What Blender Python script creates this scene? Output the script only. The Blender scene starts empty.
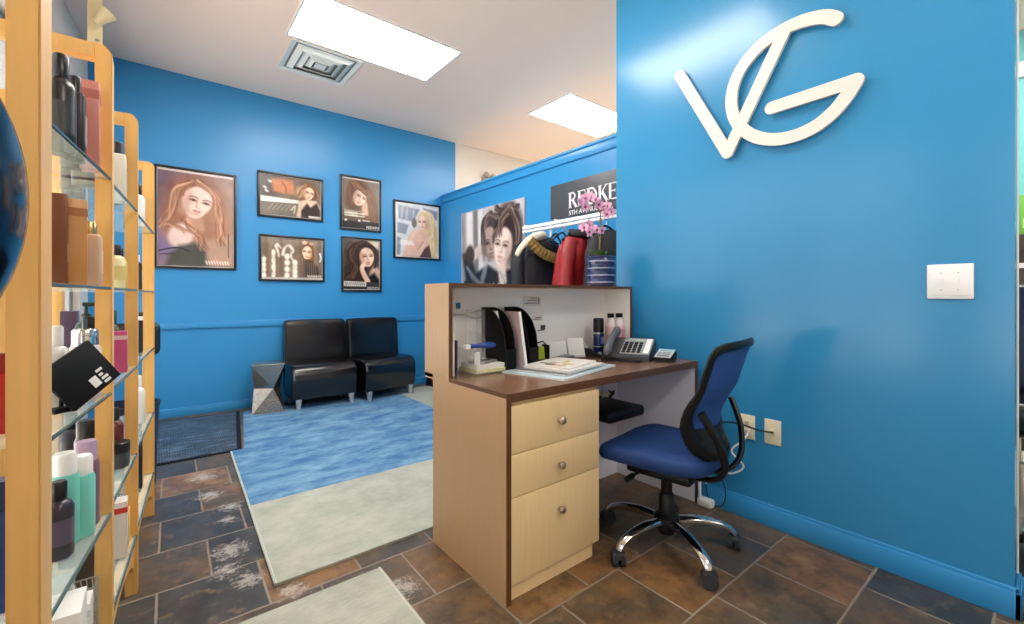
import bpy, bmesh, math, random
import numpy as np
from mathutils import Vector, Matrix
random.seed(7)
scene = bpy.context.scene
COL = scene.collection

# ------------------------------------------------------------------ camera, world, exposure
cam_d = bpy.data.cameras.new('camera')
cam = bpy.data.objects.new('camera', cam_d); COL.objects.link(cam)
cam_d.sensor_width = 36.0
cam_d.lens = 443.0 / 1024.0 * 36.0
cam_d.shift_y = -16.0 / 1024.0
cam_d.clip_start = 0.02
YAW = math.atan(355.0 / 443.0)
cam.location = (0, 0, 1.11)
cam.rotation_euler = (math.pi / 2, 0, -YAW)
scene.camera = cam

world = bpy.data.worlds.new('sky'); scene.world = world
world.use_nodes = True
_bg = world.node_tree.nodes['Background']
_bg.inputs['Color'].default_value = (0.92, 0.96, 1.0, 1)
_bg.inputs['Strength'].default_value = 2.2

_sun = bpy.data.lights.new('sun', 'SUN'); _sun.energy = 16.0; _sun.angle = 0.01; _sun.color = (1.0, 0.97, 0.93)
sun = bpy.data.objects.new('sun', _sun); COL.objects.link(sun)
sun.rotation_euler = (0, math.radians(-12), 0)        # high sun on the pavement outside the shop windows

vs = scene.view_settings
vs.view_transform = 'Standard'
vs.look = 'None'
vs.gamma = 1.0
vs.use_curve_mapping = False
vs.exposure = 0.28
PANEL = 15.0          # strength of the ceiling light panels
try:
    scene.cycles.max_bounces = 10
    scene.cycles.diffuse_bounces = 6
    scene.cycles.transparent_max_bounces = 24
    scene.cycles.caustics_reflective = False
    scene.cycles.caustics_refractive = False
    scene.cycles.sample_clamp_indirect = 6.0
except Exception:
    pass


# ------------------------------------------------------------------ materials
def srgb(r, g, b):
    f = lambda v: (v / 12.92) if v <= 0.04045 else ((v + 0.055) / 1.055) ** 2.4
    return (f(r / 255), f(g / 255), f(b / 255), 1.0)


def mat(name, c, rough=0.5, metal=0.0, noise=0.0, nscale=20.0, bump=0.0, coat=0.0, spec=0.5, stretch=None):
    m = bpy.data.materials.new(name); m.use_nodes = True
    nt = m.node_tree; p = nt.nodes['Principled BSDF']
    p.inputs['Base Color'].default_value = c
    p.inputs['Roughness'].default_value = rough
    p.inputs['Metallic'].default_value = metal
    p.inputs['Coat Weight'].default_value = coat
    p.inputs['Specular IOR Level'].default_value = spec
    if noise or bump:
        tc = nt.nodes.new('ShaderNodeTexCoord')
        mp = nt.nodes.new('ShaderNodeMapping')
        if stretch: mp.inputs['Scale'].default_value = stretch
        nz = nt.nodes.new('ShaderNodeTexNoise')
        nz.inputs['Scale'].default_value = nscale; nz.inputs['Detail'].default_value = 4
        nt.links.new(tc.outputs['Object'], mp.inputs['Vector'])
        nt.links.new(mp.outputs['Vector'], nz.inputs['Vector'])
        if noise:
            mx = nt.nodes.new('ShaderNodeMix'); mx.data_type = 'RGBA'
            mx.inputs[6].default_value = tuple(min(1, v * (1 - noise)) for v in c[:3]) + (1,)
            mx.inputs[7].default_value = tuple(min(1, v * (1 + noise)) for v in c[:3]) + (1,)
            nt.links.new(nz.outputs['Fac'], mx.inputs[0])
            nt.links.new(mx.outputs[2], p.inputs['Base Color'])
        if bump:
            b = nt.nodes.new('ShaderNodeBump'); b.inputs['Strength'].default_value = bump
            b.inputs['Distance'].default_value = 0.004
            nt.links.new(nz.outputs['Fac'], b.inputs['Height'])
            nt.links.new(b.outputs['Normal'], p.inputs['Normal'])
    return m


def glassy(name, c, alpha, rough=0.05):
    m = bpy.data.materials.new(name); m.use_nodes = True
    nt = m.node_tree; p = nt.nodes['Principled BSDF']
    p.inputs['Base Color'].default_value = c
    p.inputs['Roughness'].default_value = rough
    p.inputs['Alpha'].default_value = alpha
    return m


def emit(name, c, s):
    m = bpy.data.materials.new(name); m.use_nodes = True
    p = m.node_tree.nodes['Principled BSDF']
    p.inputs['Base Color'].default_value = (0.8, 0.8, 0.8, 1)
    p.inputs['Emission Color'].default_value = c
    p.inputs['Emission Strength'].default_value = s
    return m


BLUE = mat('blue_wall_paint', srgb(50, 142, 202), 0.32, noise=0.05, nscale=1.6, bump=0.05)
BLUE_GLOSS = mat('blue_satin_paint', srgb(48, 134, 184), 0.21, noise=0.05, nscale=1.6, bump=0.10)
WHITE_PAINT = mat('white_wall_paint', srgb(222, 216, 208), 0.6, noise=0.02, nscale=2)
CEIL = mat('ceiling_paint', srgb(252, 230, 214), 0.75, noise=0.03, nscale=0.8)
TEAL = mat('teal_wall_paint', srgb(120, 205, 205), 0.5)
HONEY = mat('honey_pine', srgb(222, 172, 98), 0.38, noise=0.16, nscale=6, stretch=(9, 9, 0.7))
MAPLE = mat('maple_laminate', srgb(236, 206, 154), 0.4, noise=0.06, nscale=6, stretch=(14, 14, 0.8))
TAN = mat('tan_laminate', srgb(196, 160, 120), 0.36, noise=0.07, nscale=6, stretch=(12, 12, 0.7))
WALNUT = mat('walnut_laminate', srgb(122, 90, 68), 0.26, noise=0.18, nscale=5, stretch=(0.8, 10, 10))
WALNUT_EDGE = mat('walnut_edge_band', srgb(98, 62, 34), 0.4)
WHITE = mat('white_laminate', srgb(246, 243, 240), 0.4)
LILAC = mat('cool_white_panel', srgb(230, 230, 242), 0.45)
BLACK = mat('black_plastic', srgb(16, 16, 18), 0.38, spec=0.35)
BLACK_M = mat('matte_black', srgb(10, 10, 11), 0.55, spec=0.25)
LEATHER = mat('black_leather', srgb(17, 16, 17), 0.2, bump=0.05, nscale=90, spec=0.7)
CHROME = mat('chrome', srgb(215, 215, 215), 0.12, 1.0)
STEEL = mat('brushed_steel', srgb(190, 188, 184), 0.32, 1.0)
SILVER = mat('silver_paint', srgb(196, 196, 198), 0.35, 0.6)
HAMMER = mat('hammered_metal', srgb(164, 157, 146), 0.24, 0.9, noise=0.35, nscale=60, bump=0.5)
NAVY = mat('navy_seat_fabric', srgb(16, 54, 112), 0.75, noise=0.12, nscale=200, bump=0.2)
NAVY_MESH = mat('blue_back_mesh', srgb(28, 72, 140), 0.7)
SIGN_WHITE = mat('off_white_metal', srgb(216, 211, 204), 0.38)
PLATE = mat('white_plate', srgb(232, 232, 232), 0.3)
IVORY = mat('ivory_plate', srgb(226, 218, 190), 0.35)
GLASS = glassy('clear_glass', (0.8, 0.95, 0.9, 1), 0.22, 0.03)
GLASS_EDGE = mat('green_glass_edge', srgb(70, 92, 88), 0.2)
PANE = glassy('window_glass', (0.9, 0.97, 1, 1), 0.10, 0.02)
ACRYL = glassy('clear_acrylic', (0.86, 0.88, 0.9, 1), 0.13, 0.05)
PANEL_M = emit('light_panel', (1.0, 0.955, 0.90, 1), PANEL)
PAPER = mat('white_paper', srgb(238, 236, 230), 0.6)


def colour(name, r, g, b, rough=0.35, **k):
    return mat(name, srgb(r, g, b), rough, **k)


class NT:
    """small helper for node maths"""
    def __init__(self, m):
        self.nt = m.node_tree; self.p = self.nt.nodes['Principled BSDF']
    def node(self, t, **k):
        n = self.nt.nodes.new(t)
        for a, v in k.items(): setattr(n, a, v)
        return n
    def link(self, a, b): self.nt.links.new(a, b)
    def math(self, op, a, b=None, c=None):
        n = self.node('ShaderNodeMath', operation=op)
        for i, v in enumerate((a, b, c)):
            if v is None: continue
            if isinstance(v, (int, float)): n.inputs[i].default_value = v
            else: self.link(v, n.inputs[i])
        return n.outputs[0]
    def mix(self, f, a, b):
        n = self.node('ShaderNodeMix', data_type='RGBA')
        for i, v in ((0, f), (6, a), (7, b)):
            if isinstance(v, (int, float, tuple)): n.inputs[i].default_value = v
            else: self.link(v, n.inputs[i])
        return n.outputs[2]
    def noise(self, vec, scale, detail=4, rough=0.55):
        n = self.node('ShaderNodeTexNoise'); self.link(vec, n.inputs['Vector'])
        n.inputs['Scale'].default_value = scale; n.inputs['Detail'].default_value = detail
        n.inputs['Roughness'].default_value = rough
        return n.outputs['Fac']
    def ramp(self, f, stops):
        n = self.node('ShaderNodeValToRGB'); e = n.color_ramp.elements
        e[0].position, e[0].color = stops[0]; e[1].position, e[1].color = stops[-1]
        for q, c in stops[1:-1]:
            x = e.new(q); x.color = c
        self.link(f, n.inputs[0]); return n.outputs[0]
    def step(self, f, lo, hi):
        n = self.node('ShaderNodeMapRange'); n.interpolation_type = 'SMOOTHSTEP'
        self.link(f, n.inputs[0]); n.inputs[1].default_value = lo; n.inputs[2].default_value = hi
        return n.outputs[0]


def slate_floor():
    m = bpy.data.materials.new('slate_tiles'); m.use_nodes = True
    q = NT(m)
    tc = q.node('ShaderNodeTexCoord'); sep = q.node('ShaderNodeSeparateXYZ')
    q.link(tc.outputs['Object'], sep.inputs[0]); X, Y = sep.outputs[0], sep.outputs[1]
    S = 0.3275
    y = q.math('DIVIDE', q.math('SUBTRACT', Y, 0.48), S)
    row = q.math('FLOOR', y); fy = q.math('FRACT', y)
    odd = q.math('ABSOLUTE', q.math('MODULO', row, 2.0))
    xs = q.math('ADD', q.math('SUBTRACT', X, 0.295), q.math('MULTIPLY', q.math('SUBTRACT', Y, 0.48), -0.02))
    x = q.math('ADD', q.math('DIVIDE', xs, S), q.math('MULTIPLY', odd, 0.48))
    col = q.math('FLOOR', x); fx = q.math('FRACT', x)
    wob = q.math('MULTIPLY', q.math('SUBTRACT', q.noise(tc.outputs['Object'], 22, 3), 0.5), 0.02)
    ex = q.math('MINIMUM', fx, q.math('SUBTRACT', 1.0, fx)); ey = q.math('MINIMUM', fy, q.math('SUBTRACT', 1.0, fy))
    edge = q.math('ADD', q.math('MINIMUM', ex, ey), wob)
    tile = q.step(edge, 0.007, 0.018)
    cmb = q.node('ShaderNodeCombineXYZ'); q.link(col, cmb.inputs[0]); q.link(row, cmb.inputs[1])
    wn = q.node('ShaderNodeTexWhiteNoise', noise_dimensions='2D'); q.link(cmb.outputs[0], wn.inputs['Vector'])
    rnd = wn.outputs['Value']
    # every tile gets its own slice of the veining
    add = q.node('ShaderNodeVectorMath', operation='MULTIPLY_ADD'); q.link(cmb.outputs[0], add.inputs[0])
    add.inputs[1].default_value = (3.7, 5.3, 0); q.link(tc.outputs['Object'], add.inputs[2])
    v1 = q.noise(add.outputs[0], 5.0, 6, 0.62); v2 = q.noise(add.outputs[0], 16.0, 5, 0.6)
    f = q.math('ADD', q.math('MULTIPLY', rnd, 0.80), q.math('MULTIPLY', q.math('SUBTRACT', v1, 0.5), 1.25))
    f = q.math('ADD', f, 0.08)
    base = q.ramp(f, [(0.0, srgb(56, 56, 56)), (0.28, srgb(78, 75, 71)), (0.42, srgb(94, 80, 64)), (0.6, srgb(112, 88, 62)), (0.8, srgb(136, 98, 60)), (1.0, srgb(156, 122, 84))])
    base = q.mix(q.math('MULTIPLY', q.step(q.noise(add.outputs[0], 9.0, 8, 0.72), 0.42, 0.66), 0.62), base, srgb(44, 38, 33))
    base = q.mix(q.math('MULTIPLY', q.step(v2, 0.54, 0.72), 0.5), base, srgb(150, 120, 86))
    # scuffed salt-white residue in the walkway by the rugs
    blob = None
    for (bx, by, br) in ((0.23, 2.98, .12), (.30, 2.75, .1), (.22, 3.3, .14), (.25, 2.28, .13), (.22, 2.12, .1), (.28, 2.0, .1), (.72, 1.58, .13), (.4, 1.82, .1), (.27, 2.6, .07)):
        d = q.math('SQRT', q.math('ADD', q.math('POWER', q.math('SUBTRACT', X, bx), 2.0), q.math('POWER', q.math('SUBTRACT', Y, by), 2.0)))
        b = q.math('SUBTRACT', 1.0, q.math('DIVIDE', d, br))
        blob = b if blob is None else q.math('MAXIMUM', blob, b)
    sn = q.noise(tc.outputs['Object'], 34, 8, 0.8)
    salt = q.step(q.math('ADD', q.math('MULTIPLY', blob, 0.30), sn), 0.62, 0.78)
    base = q.mix(q.math('MULTIPLY', salt, 0.66), base, srgb(196, 188, 178))
    grout = srgb(140, 128, 114)
    colr = q.mix(tile, grout, base)
    q.link(colr, q.p.inputs['Base Color'])
    r = q.math('ADD', 0.22, q.math('MULTIPLY', v2, 0.25))
    r = q.math('ADD', r, q.math('MULTIPLY', q.math('SUBTRACT', 1.0, tile), 0.4))
    q.link(r, q.p.inputs['Roughness'])
    b = q.node('ShaderNodeBump'); b.inputs['Strength'].default_value = 0.35; b.inputs['Distance'].default_value = 0.006
    h = q.math('ADD', q.math('MULTIPLY', tile, 0.8), q.math('MULTIPLY', v1, 0.5))
    q.link(h, b.inputs['Height']); q.link(b.outputs['Normal'], q.p.inputs['Normal'])
    return m


def faded(name, dark, light, scale, lo, hi, stretch, rough=0.9):
    m = bpy.data.materials.new(name); m.use_nodes = True
    q = NT(m); tc = q.node('ShaderNodeTexCoord')
    mp = q.node('ShaderNodeMapping'); mp.inputs['Scale'].default_value = stretch
    q.link(tc.outputs['Object'], mp.inputs['Vector'])
    a = q.noise(mp.outputs[0], scale, 7, 0.68)
    mp2 = q.node('ShaderNodeMapping'); mp2.inputs['Scale'].default_value = (2, 16, 1)
    q.link(tc.outputs['Object'], mp2.inputs['Vector'])
    b = q.noise(mp2.outputs[0], 8, 3, 0.6)
    f = q.math('ADD', q.math('MULTIPLY', a, 0.72), q.math('MULTIPLY', b, 0.28))
    c = q.mix(q.step(f, lo, hi), dark, light)
    q.link(c, q.p.inputs['Base Color']); q.p.inputs['Roughness'].default_value = rough
    bp = q.node('ShaderNodeBump'); bp.inputs['Strength'].default_value = 0.3; bp.inputs['Distance'].default_value = 0.003
    q.link(q.noise(tc.outputs['Object'], 260, 2), bp.inputs['Height']); q.link(bp.outputs['Normal'], q.p.inputs['Normal'])
    return m


RUG_BLUE = faded('faded_blue_pile', srgb(40, 102, 156), srgb(128, 170, 196), 4.5, 0.34, 0.68, (0.8, 1.5, 1))
RUG_SAGE = faded('faded_sage_pile', srgb(152, 158, 146), srgb(184, 187, 174), 5.0, 0.30, 0.70, (1, 1, 1))


# ------------------------------------------------------------------ mesh helpers
class MB:
    def __init__(self): self.bm = bmesh.new()

    def _tag(self, faces, m):
        for f in faces: f.material_index = m

    def box(self, a, b, bev=0.0, m=0, seg=2, M=None):
        x0, y0, z0 = a; x1, y1, z1 = b
        if x0 > x1: x0, x1 = x1, x0
        if y0 > y1: y0, y1 = y1, y0
        if z0 > z1: z0, z1 = z1, z0
        r = bmesh.ops.create_cube(self.bm, size=1.0)
        vs_ = r['verts']
        for v in vs_:
            v.co = Vector(((x0 + x1) / 2 + v.co.x * (x1 - x0), (y0 + y1) / 2 + v.co.y * (y1 - y0), (z0 + z1) / 2 + v.co.z * (z1 - z0)))
        fs = list({f for v in vs_ for f in v.link_faces}); self._tag(fs, m)
        if bev > 0:
            es = list({e for v in vs_ for e in v.link_edges})
            k = bmesh.ops.bevel(self.bm, geom=es + vs_, offset=bev, segments=seg, affect='EDGES', profile=0.5)
            vs_ = list({v for f in k['faces'] for v in f.verts} | {v for v in vs_ if v.is_valid})
            self._tag(k['faces'], m)
        if M is not None:
            for v in vs_: v.co = M @ v.co
        return self

    def rings(self, rings, m=0, cap=True, closed=True):
        """skin a list of rings of points"""
        R = [[self.bm.verts.new(p) for p in ring] for ring in rings]
        n = len(R[0]); fs = []
        for i in range(len(R) - 1):
            for j in range(n if closed else n - 1):
                k = (j + 1) % n
                try: fs.append(self.bm.faces.new((R[i][j], R[i][k], R[i + 1][k], R[i + 1][j])))
                except ValueError: pass
        if cap and closed:
            for ring in (R[0], R[-1]):
                try: fs.append(self.bm.faces.new(ring))
                except ValueError: pass
        self._tag(fs, m); return self

    def tube(self, pts, r, seg=8, m=0, flat=1.0, up=None):
        pts = [Vector(p) for p in pts]; n = len(pts)
        rr = r if isinstance(r, (list, tuple)) else [r] * n
        T = [(pts[min(i + 1, n - 1)] - pts[max(i - 1, 0)]).normalized() for i in range(n)]
        u = Vector(up) if up else (Vector((0, 0, 1)) if abs(T[0].z) < 0.9 else Vector((1, 0, 0)))
        rings = []
        for i in range(n):
            u = (u - T[i] * u.dot(T[i])).normalized(); w = T[i].cross(u)
            rings.append([pts[i] + (u * math.cos(2 * math.pi * k / seg) * flat + w * math.sin(2 * math.pi * k / seg)) * rr[i] for k in range(seg)])
        return self.rings(rings, m)

    def cyl(self, p0, p1, r0, r1=None, seg=20, m=0):
        r1 = r0 if r1 is None else r1
        return self.tube([p0, p1], [r0, r1], seg, m)

    def lathe(self, prof, c=(0, 0, 0), seg=24, m=0, cap=True, sx=1.0, sy=1.0):
        rings = [[(c[0] + r * sx * math.cos(2 * math.pi * k / seg), c[1] + r * sy * math.sin(2 * math.pi * k / seg), c[2] + z) for k in range(seg)] for r, z in prof]
        return self.rings(rings, m, cap)

    def prism(self, poly, ax, d0, d1, m=0, bev=0.0):
        f = {'x': lambda a, b, d: (d, a, b), 'y': lambda a, b, d: (a, d, b), 'z': lambda a, b, d: (a, b, d)}[ax]
        A = [self.bm.verts.new(f(a, b, d0)) for a, b in poly]; B = [self.bm.verts.new(f(a, b, d1)) for a, b in poly]
        n = len(poly); fs = [self.bm.faces.new(A), self.bm.faces.new(B)]
        for i in range(n): fs.append(self.bm.faces.new((A[i], A[(i + 1) % n], B[(i + 1) % n], B[i])))
        self._tag(fs, m)
        if bev:
            es = [e for f_ in fs[:2] for e in f_.edges]
            bmesh.ops.bevel(self.bm, geom=es, offset=bev, segments=2, affect='EDGES')
        return self

    def surf(self, fn, nu, nv, m=0):
        g = [[self.bm.verts.new(fn(i / nu, j / nv)) for j in range(nv + 1)] for i in range(nu + 1)]
        fs = [self.bm.faces.new((g[i][j], g[i + 1][j], g[i + 1][j + 1], g[i][j + 1])) for i in range(nu) for j in range(nv)]
        self._tag(fs, m); return self

    def slab(self, fn, nu, nv, off, m=0):
        """a curved sheet with real thickness: fn(u, v) is the mid surface, off the offset vector"""
        o = Vector(off) / 2
        g = [[[self.bm.verts.new(Vector(fn(i / nu, j / nv)) + s * o) for j in range(nv + 1)] for i in range(nu + 1)] for s in (-1, 1)]
        fs = []
        for i in range(nu):
            for j in range(nv):
                for a in g: fs.append(self.bm.faces.new((a[i][j], a[i + 1][j], a[i + 1][j + 1], a[i][j + 1])))
        a, b = g
        for i in range(nu):
            for j in (0, nv): fs.append(self.bm.faces.new((a[i][j], a[i + 1][j], b[i + 1][j], b[i][j])))
        for j in range(nv):
            for i in (0, nu): fs.append(self.bm.faces.new((a[i][j], a[i][j + 1], b[i][j + 1], b[i][j])))
        self._tag(fs, m); return self

    def ball(self, c, r, seg=16, m=0):
        r = r if isinstance(r, (tuple, list)) else (r, r, r)
        prof = [(math.sin(math.pi * i / seg), -math.cos(math.pi * i / seg)) for i in range(1, seg)]
        rings = [[(c[0] + p * r[0] * math.cos(2 * math.pi * k / seg), c[1] + p * r[1] * math.sin(2 * math.pi * k / seg), c[2] + z * r[2]) for k in range(seg)] for p, z in prof]
        return self.rings(rings, m)

    def xf(self, M):
        for v in self.bm.verts: v.co = M @ v.co
        return self

    def build(self, name, mats, parent=None, world=False, loc=None, rot=None, angle=38):
        bm = self.bm
        bmesh.ops.recalc_face_normals(bm, faces=bm.faces)
        if world and parent is not None:
            M = Matrix.Identity(4); p = parent
            while p is not None: M = basis(p) @ M; p = p.parent
            Mi = M.inverted()
            for v in bm.verts: v.co = Mi @ v.co
        lim = math.radians(angle)
        for e in bm.edges:
            if len(e.link_faces) == 2 and e.calc_face_angle(0) > lim: e.smooth = False
        for f in bm.faces: f.smooth = True
        me = bpy.data.meshes.new(name); bm.to_mesh(me); bm.free()
        for mt in (mats if isinstance(mats, (list, tuple)) else [mats]): me.materials.append(mt)
        o = bpy.data.objects.new(name, me); COL.objects.link(o)
        if parent is not None: o.parent = parent
        if loc is not None: o.location = loc
        if rot is not None: o.rotation_euler = rot
        return o


def basis(o):
    return Matrix.Translation(o.location) @ o.rotation_euler.to_matrix().to_4x4()


def tag(o, label, cat, group=None, kind=None):
    o['label'] = label; o['category'] = cat
    if group: o['group'] = group
    if kind: o['kind'] = kind
    return o


def thing(name, label, cat, loc=(0, 0, 0), rz=0.0, group=None):
    o = bpy.data.objects.new(name, None); COL.objects.link(o)
    o.empty_display_size = 0.05
    o.location = loc; o.rotation_euler = (0, 0, rz)
    return tag(o, label, cat, group)


def struct(name, mb, mats, label=None, **k):
    o = mb.build(name, mats, **k); o['kind'] = 'structure'
    if label: o['label'] = label
    return o


def ribbon(pts, w, cap0=True, cap1=True, n=7):
    """outline polygon of a polyline stroked at width w (w may be a list)"""
    P = [Vector(p) for p in pts]; L = len(P)
    W = w if isinstance(w, (list, tuple)) else [w] * L
    nor = []
    for i in range(L):
        t = (P[min(i + 1, L - 1)] - P[max(i - 1, 0)]).normalized(); nor.append(Vector((-t.y, t.x)))
    left = [P[i] + nor[i] * W[i] / 2 for i in range(L)]; right = [P[i] - nor[i] * W[i] / 2 for i in range(L)]
    out = list(left)
    if cap1:
        a0 = math.atan2(nor[-1].y, nor[-1].x)
        out += [P[-1] + Vector((math.cos(a0 - math.pi * k / n), math.sin(a0 - math.pi * k / n))) * W[-1] / 2 for k in range(1, n)]
    out += right[::-1]
    if cap0:
        a0 = math.atan2(-nor[0].y, -nor[0].x)
        out += [P[0] + Vector((math.cos(a0 - math.pi * k / n), math.sin(a0 - math.pi * k / n))) * W[0] / 2 for k in range(1, n)]
    return [(p.x, p.y) for p in out]


def spline(pts, n=6):
    P = [Vector(p) for p in pts]; out = []
    for i in range(len(P) - 1):
        a, b, c, d = P[max(i - 1, 0)], P[i], P[i + 1], P[min(i + 2, len(P) - 1)]
        for k in range(n):
            t = k / n
            out.append(0.5 * ((2 * b) + (c - a) * t + (2 * a - 5 * b + 4 * c - d) * t * t + (3 * b - a - 3 * c + d) * t ** 3))
    out.append(P[-1]); return out


def text(name, s, size, m, parent, loc, rot, extrude=0.0008, align='CENTER', world=False):
    cu = bpy.data.curves.new('lettering', 'FONT'); cu.body = s; cu.size = size; cu.extrude = extrude
    cu.align_x = align; cu.align_y = 'CENTER'; cu.resolution_u = 3
    t = bpy.data.objects.new('lettering', cu); COL.objects.link(t)
    dg = bpy.context.evaluated_depsgraph_get(); dg.update()
    me = bpy.data.meshes.new_from_object(t.evaluated_get(dg)); bpy.data.objects.remove(t); bpy.data.curves.remove(cu)
    me.materials.clear(); me.materials.append(m)
    o = bpy.data.objects.new(name, me); COL.objects.link(o); o.parent = parent
    M = Matrix.Translation(loc) @ rot.to_4x4()
    if world:
        A = Matrix.Identity(4); p = parent
        while p is not None: A = basis(p) @ A; p = p.parent
        M = A.inverted() @ M
    me.transform(M)
    return o


ROT_BACK = Matrix.Rotation(math.pi / 2, 3, 'X')                                       # reads on a wall facing -Y
ROT_RIGHT = Matrix.Rotation(-math.pi / 2, 3, 'Z') @ Matrix.Rotation(math.pi / 2, 3, 'X')  # on a wall facing -X

# ------------------------------------------------------------------ the room
CZ = 3.155; YB = 5.09; XW = 2.31; XP = 2.921
FLOOR_M = slate_floor()
struct('floor', MB().box((-1.6, -3.2, -0.1), (5.4, 5.3, 0)), FLOOR_M)
struct('floor_bounce', MB().box((3.15, -3.08, 0.0), (5.2, 5.09, 0.004)), mat('pale_bounce_layer', srgb(205, 196, 182), 0.4))  # unseen pale layer added over the floor to bounce light upward
struct('ground', MB().box((-30, -30, -0.2), (30, 30, -0.12)), mat('street_concrete', srgb(225, 220, 210), 0.9, noise=0.05, nscale=1))
struct('ceiling', MB().box((-1.6, -3.2, CZ), (5.4, 5.3, CZ + 0.1)), CEIL)
struct('wall_back', MB().box((-0.7, YB, 0), (3.109, YB + 0.12, CZ)), BLUE)
struct('wall_far', MB().box((3.109, YB, 0), (5.3, YB + 0.12, CZ)), WHITE_PAINT)
struct('wall_right', MB().box((5.2, -3.2, 0), (5.32, 0.8, CZ)), TEAL)
struct('wall_right_bounce', MB().box((5.2, 0.8, 0), (5.32, YB, CZ)), WHITE_PAINT)  # unseen stretch of wall, made white to brighten the salon
struct('wall_partition_bounce', MB().box((3.109, 1.75, 0), (3.115, YB, 2.40)), WHITE_PAINT)  # unseen white facing added behind the partition as a light reflector
struct('trim_1', MB().box((5.17, -3.1, 2.79), (5.2, YB, 2.91), 0.006), WHITE)
struct('wall_front', MB().box((-1.6, -3.2, 0), (5.3, -3.08, CZ)), WHITE_PAINT)
# chair rail and skirting on the back wall
struct('trim_2', MB().box((-0.42, YB - 0.02, 0.806), (2.92, YB, 0.868), 0.004), BLUE)
struct('baseboard_back', MB().box((-0.42, YB - 0.016, 0), (2.92, YB, 0.084), 0.005), BLUE)
# wall with the logo, its skirting turning the corner
struct('wall_logo', MB().box((XW, 0.108, 0), (XW + 0.13, 1.807, CZ)), BLUE_GLOSS)
struct('baseboard_logo', MB().box((XW - 0.016, 0.092, 0), (XW, 1.807, 0.092), 0.003).box((XW - 0.011, 0.097, 0.088), (XW, 1.807, 0.106), 0.004)
       .box((XW - 0.016, 0.092, 0), (XW + 0.146, 0.108, 0.092), 0.003).box((XW - 0.011, 0.097, 0.088), (XW + 0.141, 0.108, 0.106), 0.004), BLUE)
struct('trim_3', MB().box((XW + 0.122, 0.104, 0.106), (XW + 0.134, 0.112, CZ)), mat('white_corner_bead', srgb(225, 235, 232), 0.4))
# low partition with a capped top
struct('wall_partition', MB().box((XP, 1.75, 0), (3.109, YB, 2.40)), BLUE)
struct('trim_4', MB().box((XP - 0.03, 1.72, 2.40), (3.13, YB, 2.425), 0.005).box((XP - 0.018, 1.74, 2.322), (XP, YB, 2.402), 0.004), BLUE)
# storefront wall: windows and a glazed door
LW_A = math.atan(0.075)


def left_local(mb): return mb


lw = MB()
WIN = [(-4.3, -1.5), (-7.4, -4.75)]; DOOR = (-1.28, -0.28)
ys = [-8.3, -7.4, -4.75, -4.3, -1.5, -1.28, -0.28, 0.1]
for a, b in zip(ys, ys[1:]):
    if (a, b) in WIN:
        lw.box((-0.14, a, 0), (0, b, 0.42)).box((-0.14, a, 2.55), (0, b, CZ))
    elif (a, b) == DOOR:
        lw.box((-0.14, a, 2.55), (0, b, CZ))
    else:
        lw.box((-0.14, a, 0), (0, b, CZ))
ROT_L = (0, 0, -LW_A); LOC_L = (-0.45, YB, 0)
struct('wall_left', lw, WHITE_PAINT, loc=LOC_L, rot=ROT_L)
ALU = mat('grey_aluminium', srgb(150, 152, 154), 0.4, 0.7)
for i, (a, b) in enumerate(WIN):
    fr = MB(); n = 3
    for k in range(n + 1):
        yy = a + 0.02 + (b - a - 0.04) * k / n; fr.box((-0.10, yy - 0.022, 0.42), (-0.04, yy + 0.022, 2.55))
    for zz in (0.442, 1.95, 2.528): fr.box((-0.098, a, zz - 0.022), (-0.042, b, zz + 0.022))
    w = struct('window_%d' % (i + 1), fr, ALU, loc=LOC_L, rot=ROT_L)
    pn = MB().box((-0.073, a + 0.02, 0.44), (-0.067, b - 0.02, 2.53)).build('pane', PANE, w); pn['kind'] = 'structure'
a, b = DOOR
dr = MB()
for yy in (a + 0.05, b - 0.05): dr.box((-0.10, yy - 0.05, 0.0), (-0.04, yy + 0.05, 2.55))
for z0, z1 in ((0.0, 0.16), (2.06, 2.16), (2.49, 2.55)): dr.box((-0.099, a + 0.05, z0), (-0.041, b - 0.05, z1))
d = struct('door_1', dr, ALU, loc=LOC_L, rot=ROT_L)
MB().box((-0.073, a + 0.08, 0.14), (-0.067, b - 0.08, 2.5)).build('pane', PANE, d)
MB().tube([(-0.04, a + 0.07, 0.8), (0.0, a + 0.07, 0.82), (0.0, a + 0.07, 1.18), (-0.04, a + 0.07, 1.2)], 0.012).build('door_handle', CHROME, d)

# ------------------------------------------------------------------ ceiling lights and vent


def light_panel(x0, x1, y0, y1, label):
    t = thing('ceiling_light', label, 'ceiling light', ((x0 + x1) / 2, (y0 + y1) / 2, CZ), group='recessed ceiling light panels')
    z = CZ; f = 0.02
    mb = MB()
    for q in (((x0 - f, y0 - f), (x1 + f, y0)), ((x0 - f, y1), (x1 + f, y1 + f)), ((x0 - f, y0), (x0, y1)), ((x1, y0), (x1 + f, y1))):
        mb.box((q[0][0], q[0][1], z - 0.006), (q[1][0], q[1][1], z))
    mb.build('frame', WHITE, t, world=True)
    MB().box((x0, y0, z - 0.004), (x1, y1, z - 0.001)).build('diffuser', PANEL_M, t, world=True)


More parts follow.
